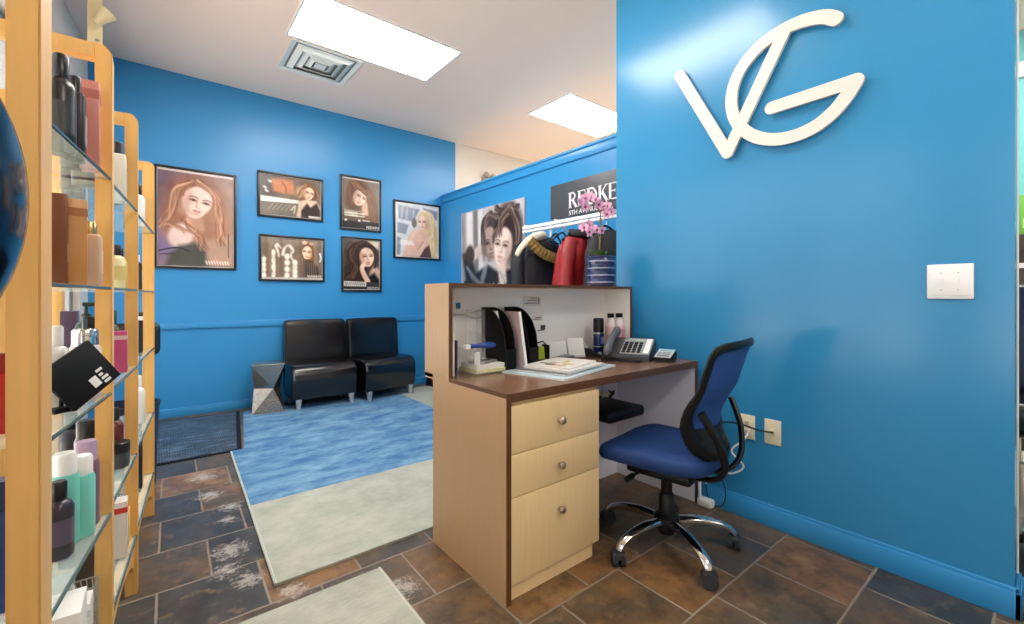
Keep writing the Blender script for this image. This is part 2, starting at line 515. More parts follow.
light_panel(0.80, 1.98, 3.17, 3.78, 'long bright ceiling light panel beside the air vent, over the waiting chairs')
light_panel(3.26, 4.42, 3.13, 3.75, 'bright ceiling light panel beyond the low partition, partly cut by the logo wall')
light_panel(0.75, 1.35, 1.35, 2.55, 'ceiling light panel above the reception desk, out of the top of the photo')
light_panel(0.6, 1.8, -1.4, -0.8, 'ceiling light panel behind the camera')
light_panel(3.3, 4.5, 0.2, 0.8, 'added unseen ceiling light panel in the salon behind the logo wall, nearer the camera')  # hidden panel added to brighten the salon and ceiling
light_panel(3.3, 4.5, 1.75, 2.35, 'added unseen ceiling light panel in the salon behind the logo wall, farther from the camera')  # second hidden panel, added for more bounce onto the ceiling

t = thing('ceiling_vent', 'square grey metal ceiling air vent with nested vanes beside the long light panel', 'air vent', (1.12, 4.1, CZ))
VM = mat('vent_metal', srgb(236, 240, 236), 0.45)


def ring_sq(mb, h0, h1, z0, z1, th=0.004):
    for k in range(4):
        M = Matrix.Rotation(k * math.pi / 2, 4, 'Z')
        A = [M @ Vector(p) for p in ((-h0, -h0, z0), (h0, -h0, z0), (h1, -h1, z1), (-h1, -h1, z1))]
        B = [p + Vector((0, 0, th)) for p in A]
        mb.rings([A, B])
    return mb


ring_sq(MB(), 0.285, 0.245, -0.012, -0.004).build('frame', VM, t)
for h in (0.205, 0.145, 0.085): ring_sq(MB(), h + 0.022, h - 0.022, -0.004, -0.03, 0.005).build('vane', VM, t)
MB().box((-0.045, -0.045, -0.03), (0.045, 0.045, -0.024)).build('centre_plate', VM, t)
MB().box((-0.25, -0.25, -0.003), (0.25, 0.25, -0.0005)).build('duct_back', mat('duct_shadow_metal', srgb(130, 134, 130), 0.7), t)

# ------------------------------------------------------------------ reception desk
DX0, DX1, DY0 = 0.972, 2.285, 1.243
desk = thing('reception_desk', 'wooden reception desk with walnut top, three maple drawers and raised white-backed counter', 'desk', (DX0, DY0, 0))
DZ = 0.759
MB().box((DX0, DY0 + 0.003, 0), (DX0 + 0.02, 1.783, 0.742)).build('side_panel', TAN, desk, True)
MB().box((DX0, DY0, 0), (DX0 + 0.021, DY0 + 0.003, 0.742)).build('edge_band', WALNUT_EDGE, desk, True)
MB().box((DX0 + 0.0005, DY0 + 0.0005, DZ - 0.033), (DX1, 1.80, DZ - 0.0005), m=1).box((DX0, DY0 + 0.001, DZ - 0.001), (DX1, 1.80, DZ)).build('desktop', [WALNUT, WALNUT_EDGE], desk, True)
MB().box((2.262, DY0 + 0.004, 0), (2.282, 1.79, 0.726)).build('end_panel', LILAC, desk, True)
MB().box((2.2615, DY0, 0), (2.2825, DY0 + 0.004, 0.726)).build('edge_band', WALNUT_EDGE, desk, True)
MB().box((DX0 + 0.02, 1.765, 0), (2.262, 1.783, 0.726)).build('back_panel', LILAC, desk, True)
# drawer pedestal
MB().box((0.995, 1.263, 0.062), (1.474, 1.765, 0.725)).build('pedestal', MAPLE, desk, True)
MB().box((0.993, 1.262, 0), (1.45, 1.765, 0.062)).build('toe_kick', MAPLE, desk, True)
for z0, z1 in ((0.538, 0.712), (0.381, 0.535), (0.066, 0.378)):
    dw = MB().box((0.994, 1.244, z0), (1.474, 1.263, z1), 0.0025).build('drawer', MAPLE, desk, True)
    zc = {0.538: 0.624, 0.381: 0.45, 0.066: 0.276}[z0]
    prof = [(0.006, 0), (0.006, 0.012), (0.0135, 0.016), (0.0155, 0.022), (0.013, 0.028), (0.005, 0.031)]
    MB().lathe(prof, seg=20).xf(Matrix.Translation((1.235, 1.2445, zc)) @ Matrix.Rotation(math.pi / 2, 4, 'X')).build('knob', mat('brushed_nickel', srgb(196, 184, 168), 0.28, 1.0), dw, True)
# raised counter
CX1 = 2.252
MB().box((DX0, 1.646, 0.742), (DX0 + 0.018, 1.86, 1.151)).build('counter_side', TAN, desk, True)
MB().box((DX0, 1.643, DZ), (DX0 + 0.0185, 1.646, 1.151)).build('edge_band', WALNUT_EDGE, desk, True)
MB().box((DX0, 1.646, 1.151), (CX1, 1.86, 1.166), m=0).box((DX0, 1.643, 1.1505), (CX1, 1.646, 1.1665), m=1).build('counter_top', [TAN, WALNUT_EDGE], desk, True)
MB().box((CX1 - 0.018, 1.646, DZ), (CX1, 1.86, 1.151)).build('counter_side', WHITE, desk, True)
MB().box((CX1 - 0.0185, 1.643, DZ), (CX1, 1.646, 1.151)).build('edge_band', WALNUT_EDGE, desk, True)
MB().box((DX0 + 0.018, 1.842, DZ), (CX1 - 0.018, 1.858, 1.151)).build('counter_back', WHITE, desk, True)
MB().box((DX0, 1.783, 0.735), (CX1, 1.86, 0.758)).build('counter_floor', TAN, desk, True)
# keyboard tray under the top
kt = MB().box((1.70, 1.37, 0.487), (1.99, 1.72, 0.542), 0.018, seg=3).build('keyboard_tray', BLACK, desk, True)
for x_ in (1.74, 1.95): MB().cyl((x_, 1.62, 0.54), (x_, 1.62, 0.727), 0.006, seg=10).build('hanger', STEEL, desk, True)
ps = MB().box((2.02, 1.745, 0.475), (2.20, 1.766, 0.52), 0.004).build('power_strip', IVORY, desk, True)
for k in range(3):
    z = 0.55 + 0.008 * k
    MB().tube(spline([(1.97, 1.60, z - .03), (2.05, 1.62, z + .0), (2.12, 1.68, z - .03), (2.16, 1.75, .53)]), 0.004).build('cable', BLACK if k else colour('grey_cable', 120, 120, 120), desk, True)

# ------------------------------------------------------------------ office chair
ch = thing('office_chair', 'navy office chair with mesh back and chrome five-star base at the reception desk', 'office chair', (1.772, 1.11, 0), math.radians(8.9))


def seat_fn(t, v):
    a = 2 * math.pi * t; n = 4.2
    ca, sa = math.cos(a), math.sin(a)
    return (abs(ca) ** (2 / n) * math.copysign(1, ca), abs(sa) ** (2 / n) * math.copysign(1, sa))


sb = MB(); rings = []
for s, z in ((0.0, 0.385), (0.7, 0.386), (0.93, 0.392), (0.985, 0.404), (1.0, 0.42), (0.992, 0.438), (0.965, 0.450), (0.90, 0.458), (0.6, 0.461), (0.0, 0.458)):
    ring = []
    for k in range(48):
        x, y = seat_fn(k / 48, 0)
        w = 0.240 * (1.0 + 0.06 * y)
        zz = z - 0.035 * max(0, y * s - 0.55) ** 1.5 * 2 + 0.012 * (x * s) ** 2
        ring.append((x * s * w + 1e-5 * k, y * s * 0.240 + 0.01, zz))
    rings.append(ring)
sb.rings(rings).build('seat', NAVY, ch)
MB().box((-0.13, -0.15, 0.335), (0.13, 0.13, 0.374), 0.012).build('seat_mechanism', BLACK, ch)
MB().cyl((-0.12, 0.06, 0.352), (-0.185, 0.07, 0.345), 0.006).cyl((-0.185, 0.07, 0.345), (-0.225, 0.075, 0.34), 0.013).build('tilt_knob', BLACK, ch)
MB().lathe([(0.024, 0.21), (0.024, 0.335)]).lathe([(0.034, 0.10), (0.034, 0.225), (0.028, 0.235)]).lathe([(0.055, 0.085), (0.06, 0.10), (0.055, 0.135), (0.038, 0.15)]).lathe([(0.035, 0.06), (0.035, 0.09)]).build('column', BLACK, ch)


def back_pt(u, v):
    """u across -1..1, v up 0..1, local to the chair"""
    z = 0.485 + 0.425 * v
    y = -0.240 + 0.030 * math.sin(min(1, v / 0.6) * math.pi) - 0.125 * max(0, v - 0.25) ** 1.2
    w = 0.138 + 0.067 * min(1, v / 0.45) + 0.012 * max(0, v - 0.6)
    y += 0.055 * u * u
    return Vector((u * w, y, z + 0.018 * (1 - u * u) * (v - 0.3)))


per = [back_pt(u, 0.0) for u in np.linspace(-0.75, 0.75, 7)] + [back_pt(0.95, 0.05)] + [back_pt(1, v) for v in np.linspace(0.12, 0.93, 12)] + [back_pt(0.95, 0.985)] + \
      [back_pt(u, 1.0) for u in np.linspace(0.8, -0.8, 9)] + [back_pt(-0.95, 0.985)] + [back_pt(-1, v) for v in np.linspace(0.93, 0.12, 12)] + [back_pt(-0.95, 0.05)]
per.append(per[0]); per.append(per[1])
rad = [0.019 + 0.012 * max(0.0, min(1.0, (0.74 - p.z) / 0.14)) for p in per]
bk = MB().tube(per, rad, 10, flat=0.62, up=(0, 1, 0)).build('back_frame', BLACK, ch)
MB().slab(lambda a, b: back_pt(-0.97 + 1.94 * a, 0.03 + 0.95 * b), 16, 18, (0, 0.005, 0)).build('back_mesh', NAVY_MESH, bk)
MB().slab(lambda a, b: back_pt(-0.95 + 1.9 * a, 0.03 + 0.20 * b) + Vector((0, -0.006, 0)), 14, 6, (0, 0.008, 0)).build('lumbar_band', BLACK, bk)
for s in (-1, 1):
    MB().tube(spline([(s * 0.05, -0.10, 0.352), (s * 0.07, -0.225, 0.375), (s * 0.10, -0.275, 0.44), (s * 0.145, -0.265, 0.55), (s * 0.185, -0.215, 0.66)]), 0.017, 10, flat=0.7).build('back_support', BLACK, ch)
for k in range(5):
    a = math.radians(172 + 72 * k - 8.9); R = 0.285
    d_ = Vector((math.cos(a), math.sin(a), 0)); sd = Vector((-d_.y, d_.x, 0))
    pts = spline([d_ * 0.04 + Vector((0, 0, 0.115)), d_ * 0.13 + Vector((0, 0, 0.122)), d_ * 0.23 + Vector((0, 0, 0.105)), d_ * 0.275 + Vector((0, 0, 0.082)), d_ * 0.288 + Vector((0, 0, 0.062))], 4)
    lg = MB().tube(pts, [0.025 - 0.007 * i / (len(pts) - 1) for i in range(len(pts))], 10, flat=0.75).build('leg', CHROME, ch)
    cs = MB().cyl(d_ * 0.288 + Vector((0, 0, 0.045)), d_ * 0.288 + Vector((0, 0, 0.066)), 0.012)
    wd = (d_ * 0.5 + sd * 0.86).normalized(); wc = d_ * 0.292 + Vector((0, 0, 0.0302)); ax = Vector((-wd.y, wd.x, 0))
    for s in (-1, 1): cs.cyl(wc + ax * s * 0.005, wc + ax * s * 0.026, 0.030, seg=18)
    cs.box((-0.022, -0.031, 0.034), (0.022, 0.031, 0.060), 0.010, M=Matrix.Translation((wc.x, wc.y, 0)) @ Matrix.Rotation(math.atan2(ax.y, ax.x), 4, 'Z'))
    cs.build('caster', colour('caster_grey', 48, 48, 52, 0.45), ch)

# ------------------------------------------------------------------ lounge chairs


def lounge(x, y, rz, label):
    t = thing('lounge_chair', label, 'armless chair', (x, y, 0.0113), rz, 'black leather waiting chairs')
    w = 0.305
    sx = []
    prof = [(-0.215, 0.092), (-0.245, 0.102), (-0.262, 0.18), (-0.272, 0.27), (-0.268, 0.36), (-0.235, 0.405), (-0.18, 0.425), (-0.05, 0.43), (0.1, 0.425), (0.16, 0.41), (0.17, 0.3), (0.165, 0.102), (0.14, 0.092)]
    rings = []
    for xx, k in ((-w, 0.93), (-w + 0.012, 0.985), (-w + 0.04, 1.0), (0, 1.015), (w - 0.04, 1.0), (w - 0.012, 0.985), (w, 0.93)):
        rings.append([(xx, -0.05 + (py + 0.05) * k, 0.27 + (pz - 0.27) * k) for py, pz in prof])
    MB().rings(rings).build('seat', LEATHER, t)
    bp = [(0.085, 0.40), (0.10, 0.62), (0.115, 0.80), (0.125, 0.838), (0.15, 0.852), (0.185, 0.845), (0.20, 0.80), (0.19, 0.6), (0.18, 0.38), (0.17, 0.13), (0.13, 0.13)]
    rings = []
    for xx, k in ((-w, 0.95), (-w + 0.012, 0.99), (-w + 0.05, 1.0), (0, 1.01), (w - 0.05, 1.0), (w - 0.012, 0.99), (w, 0.95)):
        rings.append([(xx, 0.145 + (py - 0.145) * k - 0.012 * (1 - (xx / w) ** 2), 0.45 + (pz - 0.45) * k) for py, pz in bp])
    MB().rings(rings).build('backrest', LEATHER, t)
    for s in (-1, 1):
        MB().tube([(s * (w - 0.012), 0.09, 0.44), (s * (w - 0.012), 0.11, 0.8), (s * (w - 0.025), 0.125, 0.832), (0, 0.12, 0.845)], 0.005, 6).build('piping', LEATHER, t)
        for yy in (-0.22, 0.13):
            MB().tube([(s * 0.25, yy, 0.10), (s * 0.253, yy * 1.03, 0.0)], [0.034, 0.019], 4, flat=1, up=(1, 1, 0)).build('leg', SILVER, t)


lounge(1.315, 4.84, math.radians(0), 'black leather armless waiting chair on the left, beside the twisted metal stool')
lounge(1.950, 4.815, math.radians(9), 'black leather armless waiting chair on the right, nearer the reception counter')

# twisted stool
st = MB(); lv = []
for z, r, rot in ((0.0, 0.192, 45), (0.225, 0.122, 19), (0.45, 0.192, 45)):
    lv.append([st.bm.verts.new((r * math.cos(math.radians(rot + 90 * k)), r * math.sin(math.radians(rot + 90 * k)), z)) for k in range(4)])
for a, b in ((0, 1), (1, 2)):
    for k in range(4):
        if a == 0:
            st.bm.faces.new((lv[0][k], lv[0][(k + 1) % 4], lv[1][(k + 1) % 4])); st.bm.faces.new((lv[0][k], lv[1][(k + 1) % 4], lv[1][k]))
        else:
            st.bm.faces.new((lv[2][(k + 1) % 4], lv[2][k], lv[1][(k + 1) % 4])); st.bm.faces.new((lv[2][k], lv[1][k], lv[1][(k + 1) % 4]))
st.bm.faces.new(lv[0][::-1]); st.bm.faces.new(lv[2])
so = thing('accent_stool', 'small twisted hammered-metal stool between the back wall and the left waiting chair', 'stool', (0.83, 4.80, 0.0113), math.radians(-6))
st.build('body', HAMMER, so, angle=5)
MB().box((-0.137, -0.137, 0.448), (0.137, 0.137, 0.458), 0.003).build('top_plate', mat('polished_rim', srgb(190, 184, 172), 0.25, 0.9), so)

# ------------------------------------------------------------------ rugs and mat
rug = MB()
R0 = [(0.352, 1.885), (2.86, 1.885), (2.86, 4.87), (0.44, 4.87)]
rug.prism([(0.352, 1.885), (2.86, 1.885), (2.86, 4.87), (2.13, 4.87), (2.12, 2.67), (0.376, 2.67)], 'z', 0.0005, 0.011, 0)
rug.prism([(0.376, 2.67), (2.12, 2.67), (2.13, 4.87), (0.635, 4.87), (0.49, 3.695), (0.408, 3.695)], 'z', 0.0005, 0.0112, 1)
rug.tube([(0.354, 1.886, 0.008), (0.409, 3.69, 0.008)], 0.006, 6, 2)
tag(rug.build('area_rug', [RUG_SAGE, RUG_BLUE, colour('rug_binding', 190, 196, 190, 0.9)]), 'large faded rug, sage green with a big blue field, under the waiting chairs', 'rug')
r2 = MB().prism([(-0.02, 1.735), (0.705, 1.735), (0.69, 0.55), (-0.03, 0.55)], 'z', 0.0005, 0.011)
r2.tube([(0.703, 1.735, 0.008), (0.688, 0.552, 0.008)], 0.006, 6, 1)
tag(r2.build('area_rug', [RUG_SAGE, colour('rug_edge_binding', 190, 192, 180, 0.9)]), 'plain sage rug at the bottom edge, in front of the desk side panel', 'rug')
mt = bpy.data.materials.new('ribbed_rubber'); mt.use_nodes = True
q = NT(mt); tc = q.node('ShaderNodeTexCoord'); wv = q.node('ShaderNodeTexWave'); wv.inputs['Scale'].default_value = 22; wv.bands_direction = 'X'
wv.inputs['Distortion'].default_value = 1.5
q.link(tc.outputs['Object'], wv.inputs['Vector'])
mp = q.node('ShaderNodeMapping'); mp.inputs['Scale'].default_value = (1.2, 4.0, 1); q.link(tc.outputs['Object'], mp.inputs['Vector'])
sheen = q.math('MULTIPLY', q.step(q.noise(mp.outputs[0], 5, 7, 0.75), 0.46, 0.66), 0.6)  # reflected daylight painted into the mat colour as pale noise patches
q.link(q.mix(sheen, q.mix(wv.outputs['Fac'], srgb(24, 28, 38), srgb(66, 76, 92)), srgb(164, 178, 204)), q.p.inputs['Base Color']); q.p.inputs['Roughness'].default_value = 0.3
bp = q.node('ShaderNodeBump'); bp.inputs['Distance'].default_value = 0.004; q.link(wv.outputs['Fac'], bp.inputs['Height']); q.link(bp.outputs['Normal'], q.p.inputs['Normal'])
dm = thing('door_mat', 'dark ribbed entrance mat by the back wall, left of the blue rug', 'mat', (0.17, 4.3, 0))
mq = lambda pts, z1: MB().prism(pts, 'z', 0.0, z1)
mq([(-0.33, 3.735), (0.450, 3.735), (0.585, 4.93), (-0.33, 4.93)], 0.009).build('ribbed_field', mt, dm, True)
mm = MB()
for q_ in ([(-0.36, 3.705), (0.477, 3.705), (0.450, 3.735), (-0.33, 3.735)], [(0.477, 3.705), (0.618, 4.96), (0.585, 4.93), (0.450, 3.735)], [(0.618, 4.96), (-0.36, 4.96), (-0.33, 4.93), (0.585, 4.93)], [(-0.36, 4.96), (-0.36, 3.705), (-0.33, 3.735), (-0.33, 4.93)]):
    mm.prism(q_, 'z', 0.0, 0.006)
mm.build('rubber_edge', BLACK_M, dm, True)

# ------------------------------------------------------------------ logo on the wall
lo = thing('wall_monogram', 'large off-white metal two-letter monogram mounted on the blue wall', 'sign', (XW, 0.95, 1.85))
VX0, VX1 = XW - 0.034, XW - 0.016
w_ = 0.058
V1 = [(1.365, 2.361), (1.095, 1.853)]; V2 = [(1.095, 1.853), (0.938, 2.150), (0.826, 2.362)]
G = spline([(0.626, 2.319), (0.66, 2.345), (0.707, 2.362), (0.773, 2.372), (0.85, 2.366), (0.938, 2.337), (1.016, 2.275), (1.064, 2.19), (1.074, 2.088), (1.044, 1.991), (0.976, 1.912), (0.888, 1.865), (0.795, 1.853), (0.707, 1.870), (0.635, 1.914), (0.587, 1.967), (0.553, 2.023)], 4)
BAR = [(0.553, 2.023), (0.884, 2.016)]
_k = lambda L_: [(a * 0.987, 1.11 + (b - 1.11) * 0.987) for a, b in L_]
V1, V2, BAR, G = _k(V1), _k(V2), _k(BAR), _k([(p.x, p.y) for p in G])
pin = lambda mb, pts: [mb.cyl((VX1, a, b), (XW, a, b), 0.012, seg=10) for a, b in pts]
mv = MB().prism(ribbon(V1, w_), 'x', VX0, VX1).prism(ribbon(V2, w_), 'x', VX0 - 0.0004, VX1 + 0.0004); pin(mv, [(1.3, 2.24), (1.0, 2.03)])
mv.build('letter_v', SIGN_WHITE, lo, True)
mg = MB().prism(ribbon(G, w_), 'x', VX0 + 0.0003, VX1 - 0.0003).prism(ribbon(BAR, w_), 'x', VX0 - 0.0002, VX1 + 0.0002); pin(mg, [(0.7, 2.36), (1.06, 2.15), (0.8, 1.853), (0.85, 2.017)])
mg.build('letter_g', SIGN_WHITE, lo, True)

# switch and outlets
sw = thing('light_switch', 'white double light switch plate on the right part of the blue wall', 'light switch', (XW, 0.268, 1.164))
MB().box((XW - 0.008, 0.205, 1.099), (XW, 0.331, 1.229), 0.004).box((XW - 0.011, 0.217, 1.111), (XW - 0.006, 0.319, 1.217), 0.002).build('cover_plate', PLATE, sw, True)
for y in (0.245, 0.291):
    MB().box((XW - 0.013, y - 0.007, 1.15), (XW - 0.010, y + 0.007, 1.178)).box((XW - 0.022, y - 0.004, 1.162), (XW - 0.012, y + 0.004, 1.171)).build('toggle', PLATE, sw, True)
    for z in (1.132, 1.196): MB().cyl((XW - 0.012, y, z), (XW - 0.0105, y, z), 0.003, seg=10).build('screw', STEEL, sw, True)
for i, (y0, lab) in enumerate(((0.957, 'ivory outlet plate on the blue wall, nearer the chair back'), (0.84, 'ivory outlet plate on the blue wall, right one of the pair'))):
    o = thing('outlet_plate', lab, 'outlet', (XW, y0 + 0.037, 0.455), group='wall outlets')
    MB().box((XW - 0.006, y0, 0.396), (XW, y0 + 0.074, 0.516), 0.003).build('cover_plate', IVORY, o, True)
    for z in (0.478, 0.434) if i == 0 else (0.456,):
        MB().box((XW - 0.009, y0 + 0.023, z - 0.014), (XW - 0.005, y0 + 0.051, z + 0.014), 0.003).build('socket', IVORY, o, True)
        MB().box((XW - 0.0095, y0 + 0.031, z - 0.005), (XW - 0.0085, y0 + 0.034, z + 0.005)).box((XW - 0.0095, y0 + 0.040, z - 0.005), (XW - 0.0085, y0 + 0.043, z + 0.005)).build('slots', BLACK_M, o, True)
cb = MB().tube(spline([(XW - 0.008, 0.875, 0.456), (XW - 0.03, 0.93, 0.458), (XW - 0.035, 1.02, 0.47), (XW - 0.02, 1.12, 0.45), (XW - 0.015, 1.2, 0.36)]), 0.004)
tag(cb.build('cord', BLACK), 'black cord running from the right outlet plate behind the chair', 'cord')
cb = MB().tube(spline([(XW - 0.012, 0.985, 0.434), (XW - 0.05, 0.99, 0.40), (XW - 0.05, 1.05, 0.33), (XW - 0.03, 1.0, 0.26), (XW - 0.02, 1.08, 0.2), (XW - 0.022, 1.17, 0.24), (XW - 0.012, 1.19, 0.14), (XW - 0.024, 1.20, 0.108)]), 0.0045)
tag(cb.build('cord', PLATE), 'white cord drooping from the left outlet to the adapter on the floor', 'cord')
ad = thing('power_adapter', 'white power adapter on the floor at the desk end by the blue baseboard', 'adapter', (2.265, 1.19, 0))
MB().box((-0.03, -0.045, 0), (0.022, 0.035, 0.042), 0.012, seg=3).build('body', PLATE, ad)
MB().tube(spline([(0, 0.03, 0.03), (0.0, 0.03, 0.15), (0.01, 0.02, 0.26), (0.0, 0.03, 0.33)]), 0.008).build('plug_lead', PLATE, ad)
MB().tube([(0.01 + 0.05 * math.cos(t_) * 0.3, -0.05 + 0.06 * math.cos(t_), 0.10 + 0.085 * math.sin(t_)) for t_ in np.linspace(0, 6.28, 22)], 0.0025, 6).build('coiled_lead', BLACK, ad)

# ------------------------------------------------------------------ printed pictures


class Paint:
    """airbrush for the printed photographs: soft shapes on a small grid, x and y in 0..1 of the width, y down"""
    def __init__(s, w, h, res, bg):
        s.nx = res; s.ny = int(res * h / w); s.asp = h / w
        s.X, s.Y = np.meshgrid(np.linspace(0, 1, s.nx), np.linspace(0, s.asp, s.ny))
        s.im = np.zeros((s.ny, s.nx, 3)) + np.array(bg) / 255.0
        s.rng = np.random.RandomState(3)
    def put(s, m, c, a=1.0):
        m = np.clip(m, 0, 1)[..., None] * a; s.im = s.im * (1 - m) + np.array(c) / 255.0 * m; return s
    def ell(s, cx, cy, rx, ry, c, soft=0.25, rot=0.0, a=1.0):
        t = math.radians(rot); dx, dy = s.X - cx, s.Y - cy
        u = (dx * math.cos(t) + dy * math.sin(t)) / rx; v = (-dx * math.sin(t) + dy * math.cos(t)) / ry
        return s.put((1 + soft / 2 - np.sqrt(u * u + v * v)) / soft, c, a)
    def line(s, pts, w, c, soft=0.012, a=1.0, sm=True):
        P = [(p.x, p.y) for p in spline(pts, 5)] if sm and len(pts) > 2 else pts
        L = len(P); W = w if isinstance(w, (list, tuple)) else [w, w]
        m = np.zeros_like(s.X)
        for i in range(L - 1):
            (ax, ay), (bx, by) = P[i], P[i + 1]; dx, dy = bx - ax, by - ay; q = dx * dx + dy * dy + 1e-9
            t = np.clip(((s.X - ax) * dx + (s.Y - ay) * dy) / q, 0, 1)
            d = np.hypot(s.X - ax - t * dx, s.Y - ay - t * dy); wi = W[0] + (W[1] - W[0]) * (i + t) / max(1, L - 1)
            m = np.maximum(m, np.clip((wi / 2 + soft / 2 - d) / soft, 0, 1))
        return s.put(m, c, a)
    def poly(s, pts, c, soft=0.02, a=1.0):
        n = len(pts); ins = np.zeros(s.X.shape, bool); d = np.full(s.X.shape, 9.0)
        for i in range(n):
            (ax, ay), (bx, by) = pts[i], pts[(i + 1) % n]
            cr = ((ay > s.Y) != (by > s.Y)) & (s.X < (bx - ax) * (s.Y - ay) / (by - ay + 1e-12) + ax); ins ^= cr
            dx, dy = bx - ax, by - ay; t = np.clip(((s.X - ax) * dx + (s.Y - ay) * dy) / (dx * dx + dy * dy + 1e-9), 0, 1)
            d = np.minimum(d, np.hypot(s.X - ax - t * dx, s.Y - ay - t * dy))
        return s.put(np.where(ins, d, -d) / soft + 0.5, c, a)
    def mottle(s, amp, n=6):
        for k in (n, n * 2, n * 4):
            g = s.rng.rand(k + 1, k + 1); yy = s.Y / s.asp * k; xx = s.X * k
            i, j = np.minimum(yy.astype(int), k - 1), np.minimum(xx.astype(int), k - 1); fy, fx = yy - i, xx - j
            v = (g[i, j] * (1 - fx) + g[i, j + 1] * fx) * (1 - fy) + (g[i + 1, j] * (1 - fx) + g[i + 1, j + 1] * fx) * fy
            s.im = s.im * (1 + amp * (v[..., None] - 0.5)); amp *= 0.7
        return s
    def strands(s, pts, spread, n, w, cols, a=0.6):
        n = int(n * 2.2); a *= 0.72
        for k in range(n):
            o = [(p[0] + s.rng.uniform(-1, 1) * spread * (0.4 + 0.6 * i / (len(pts) - 1)), p[1] + s.rng.uniform(-1, 1) * spread * 0.4) for i, p in enumerate(pts)]
            s.line(o, [w, w * 0.4], cols[k % len(cols)], 0.012, a)
        return s
    def face(s, cx, cy, r, rot, skin, shade, side=1, lips=(170, 90, 84), dark=(46, 32, 28)):
        """three-quarter face; r is the half height, rot the tilt in degrees"""
        t = math.radians(rot)
        def p(u, v): return (cx + (u * math.cos(t) - v * math.sin(t)) * r, cy + (u * math.sin(t) + v * math.cos(t)) * r)
        s.ell(*p(0, -0.08), 0.74 * r, 0.92 * r, skin, 0.18, rot)
        s.ell(*p(0.03 * side, 0.42), 0.52 * r, 0.58 * r, skin, 0.22, rot)
        s.ell(*p(-0.55 * side, 0.1), 0.26 * r, 0.75 * r, shade, 0.9, rot, 0.65)
        s.ell(*p(-0.30 * side, 0.72), 0.34 * r, 0.22 * r, shade, 0.9, rot, 0.5)
        for e in (-1, 1):
            ex = 0.12 * side + 0.34 * e
            s.ell(*p(ex, -0.12), 0.24 * r, 0.15 * r, shade, 0.9, rot, 0.75)
            s.line([p(ex - 0.16, -0.07), p(ex, -0.125), p(ex + 0.16, -0.075)], 0.055 * r, dark, 0.06 * r, 0.9)
            s.ell(*p(ex, -0.075), 0.07 * r, 0.055 * r, dark, 0.6, rot, 0.9)
            s.line([p(ex - 0.2, -0.25), p(ex, -0.32), p(ex + 0.2, -0.27)], 0.055 * r, dark, 0.07 * r, 0.6)
        s.line([p(0.12 * side - 0.10 * side, -0.1), p(0.14 * side - 0.12 * side, 0.15), p(0.14 * side - 0.13 * side, 0.26)], 0.09 * r, shade, 0.12 * r, 0.65)
        s.line([p(0.13 * side - 0.10, 0.28), p(0.16 * side, 0.31), p(0.13 * side + 0.11, 0.27)], 0.045 * r, shade, 0.06 * r)
        s.line([p(0.12 * side - 0.17, 0.525), p(0.12 * side, 0.505), p(0.12 * side + 0.17, 0.525)], 0.075 * r, lips, 0.06 * r, 0.85)
        s.line([p(0.12 * side - 0.11, 0.585), p(0.12 * side, 0.61), p(0.12 * side + 0.11, 0.585)], 0.075 * r, tuple(min(255, int(q * 1.12)) for q in lips), 0.07 * r, 0.85)
        s.ell(*p(0.12 * side, 0.74), 0.16 * r, 0.06 * r, shade, 1.0, rot, 0.5)
        s.ell(*p(0.42 * side, 0.2), 0.16 * r, 0.2 * r, tuple(min(255, q + 10) for q in skin), 1.0, rot, 0.6)
        return s
    def mesh(s, name, w, h, parent, ax):
        """print on a sheet w x h centred on the parent; ax 'back' faces -Y, 'right' faces -X"""
        me = bpy.data.meshes.new(name); nx, ny = s.nx, s.ny
        vs_ = []
        for j in range(ny):
            for i in range(nx):
                a = (i / (nx - 1) - 0.5) * w; b = (0.5 - j / (ny - 1)) * h
                vs_.append((a, 0, b) if ax == 'back' else (0, -a, b))
        fs = [(j * nx + i, (j + 1) * nx + i, (j + 1) * nx + i + 1, j * nx + i + 1) for j in range(ny - 1) for i in range(nx - 1)]
        me.from_pydata(vs_, [], fs)
        c = np.clip(s.im, 0, 1); lin = np.where(c <= 0.04045, c / 12.92, ((c + 0.055) / 1.055) ** 2.4)
        at = me.color_attributes.new('print', 'FLOAT_COLOR', 'POINT')
        at.data.foreach_set('color', np.concatenate([lin.reshape(-1, 3), np.ones((nx * ny, 1))], 1).astype(np.float32).ravel())
        me.materials.append(PRINT); o = bpy.data.objects.new(name, me); COL.objects.link(o); o.parent = parent
        return o


PRINT = bpy.data.materials.new('photo_print'); PRINT.use_nodes = True
q = NT(PRINT); at = q.node('ShaderNodeAttribute', attribute_name='print'); q.link(at.outputs['Color'], q.p.inputs['Base Color'])
q.p.inputs['Roughness'].default_value = 0.22
FRAME_M = colour('black_frame', 22, 24, 28, 0.3)


def wall_picture(x, z, w, h, label, P, words_=None):
    t = thing('framed_poster', label, 'framed picture', (x, YB, z), group='framed portraits on the back wall')
    f = 0.022; mb = MB()
    for a, b in (((-w / 2, h / 2 - f), (w / 2, h / 2)), ((-w / 2, -h / 2), (w / 2, -h / 2 + f)), ((-w / 2, -h / 2 + f), (-w / 2 + f, h / 2 - f)), ((w / 2 - f, -h / 2 + f), (w / 2, h / 2 - f))):
        mb.box((a[0], -0.026, a[1]), (b[0], 0, b[1]), 0.003)
    mb.build('frame', FRAME_M, t)
    MB().box((-w / 2 + 0.01, -0.012, -h / 2 + 0.01), (w / 2 - 0.01, -0.002, h / 2 - 0.01)).build('backing_board', PAPER, t)
    o = P.mesh('print', w - 2 * f - 0.008, h - 2 * f - 0.008, t, 'back'); o.location = (0, -0.0135, 0)
    if words_:
        s_, sz, px, pz, al = words_
        text('lettering', s_, sz, PAPER, t, Vector((px, -0.0142, pz)), ROT_BACK, 0.0002, al)
    return t


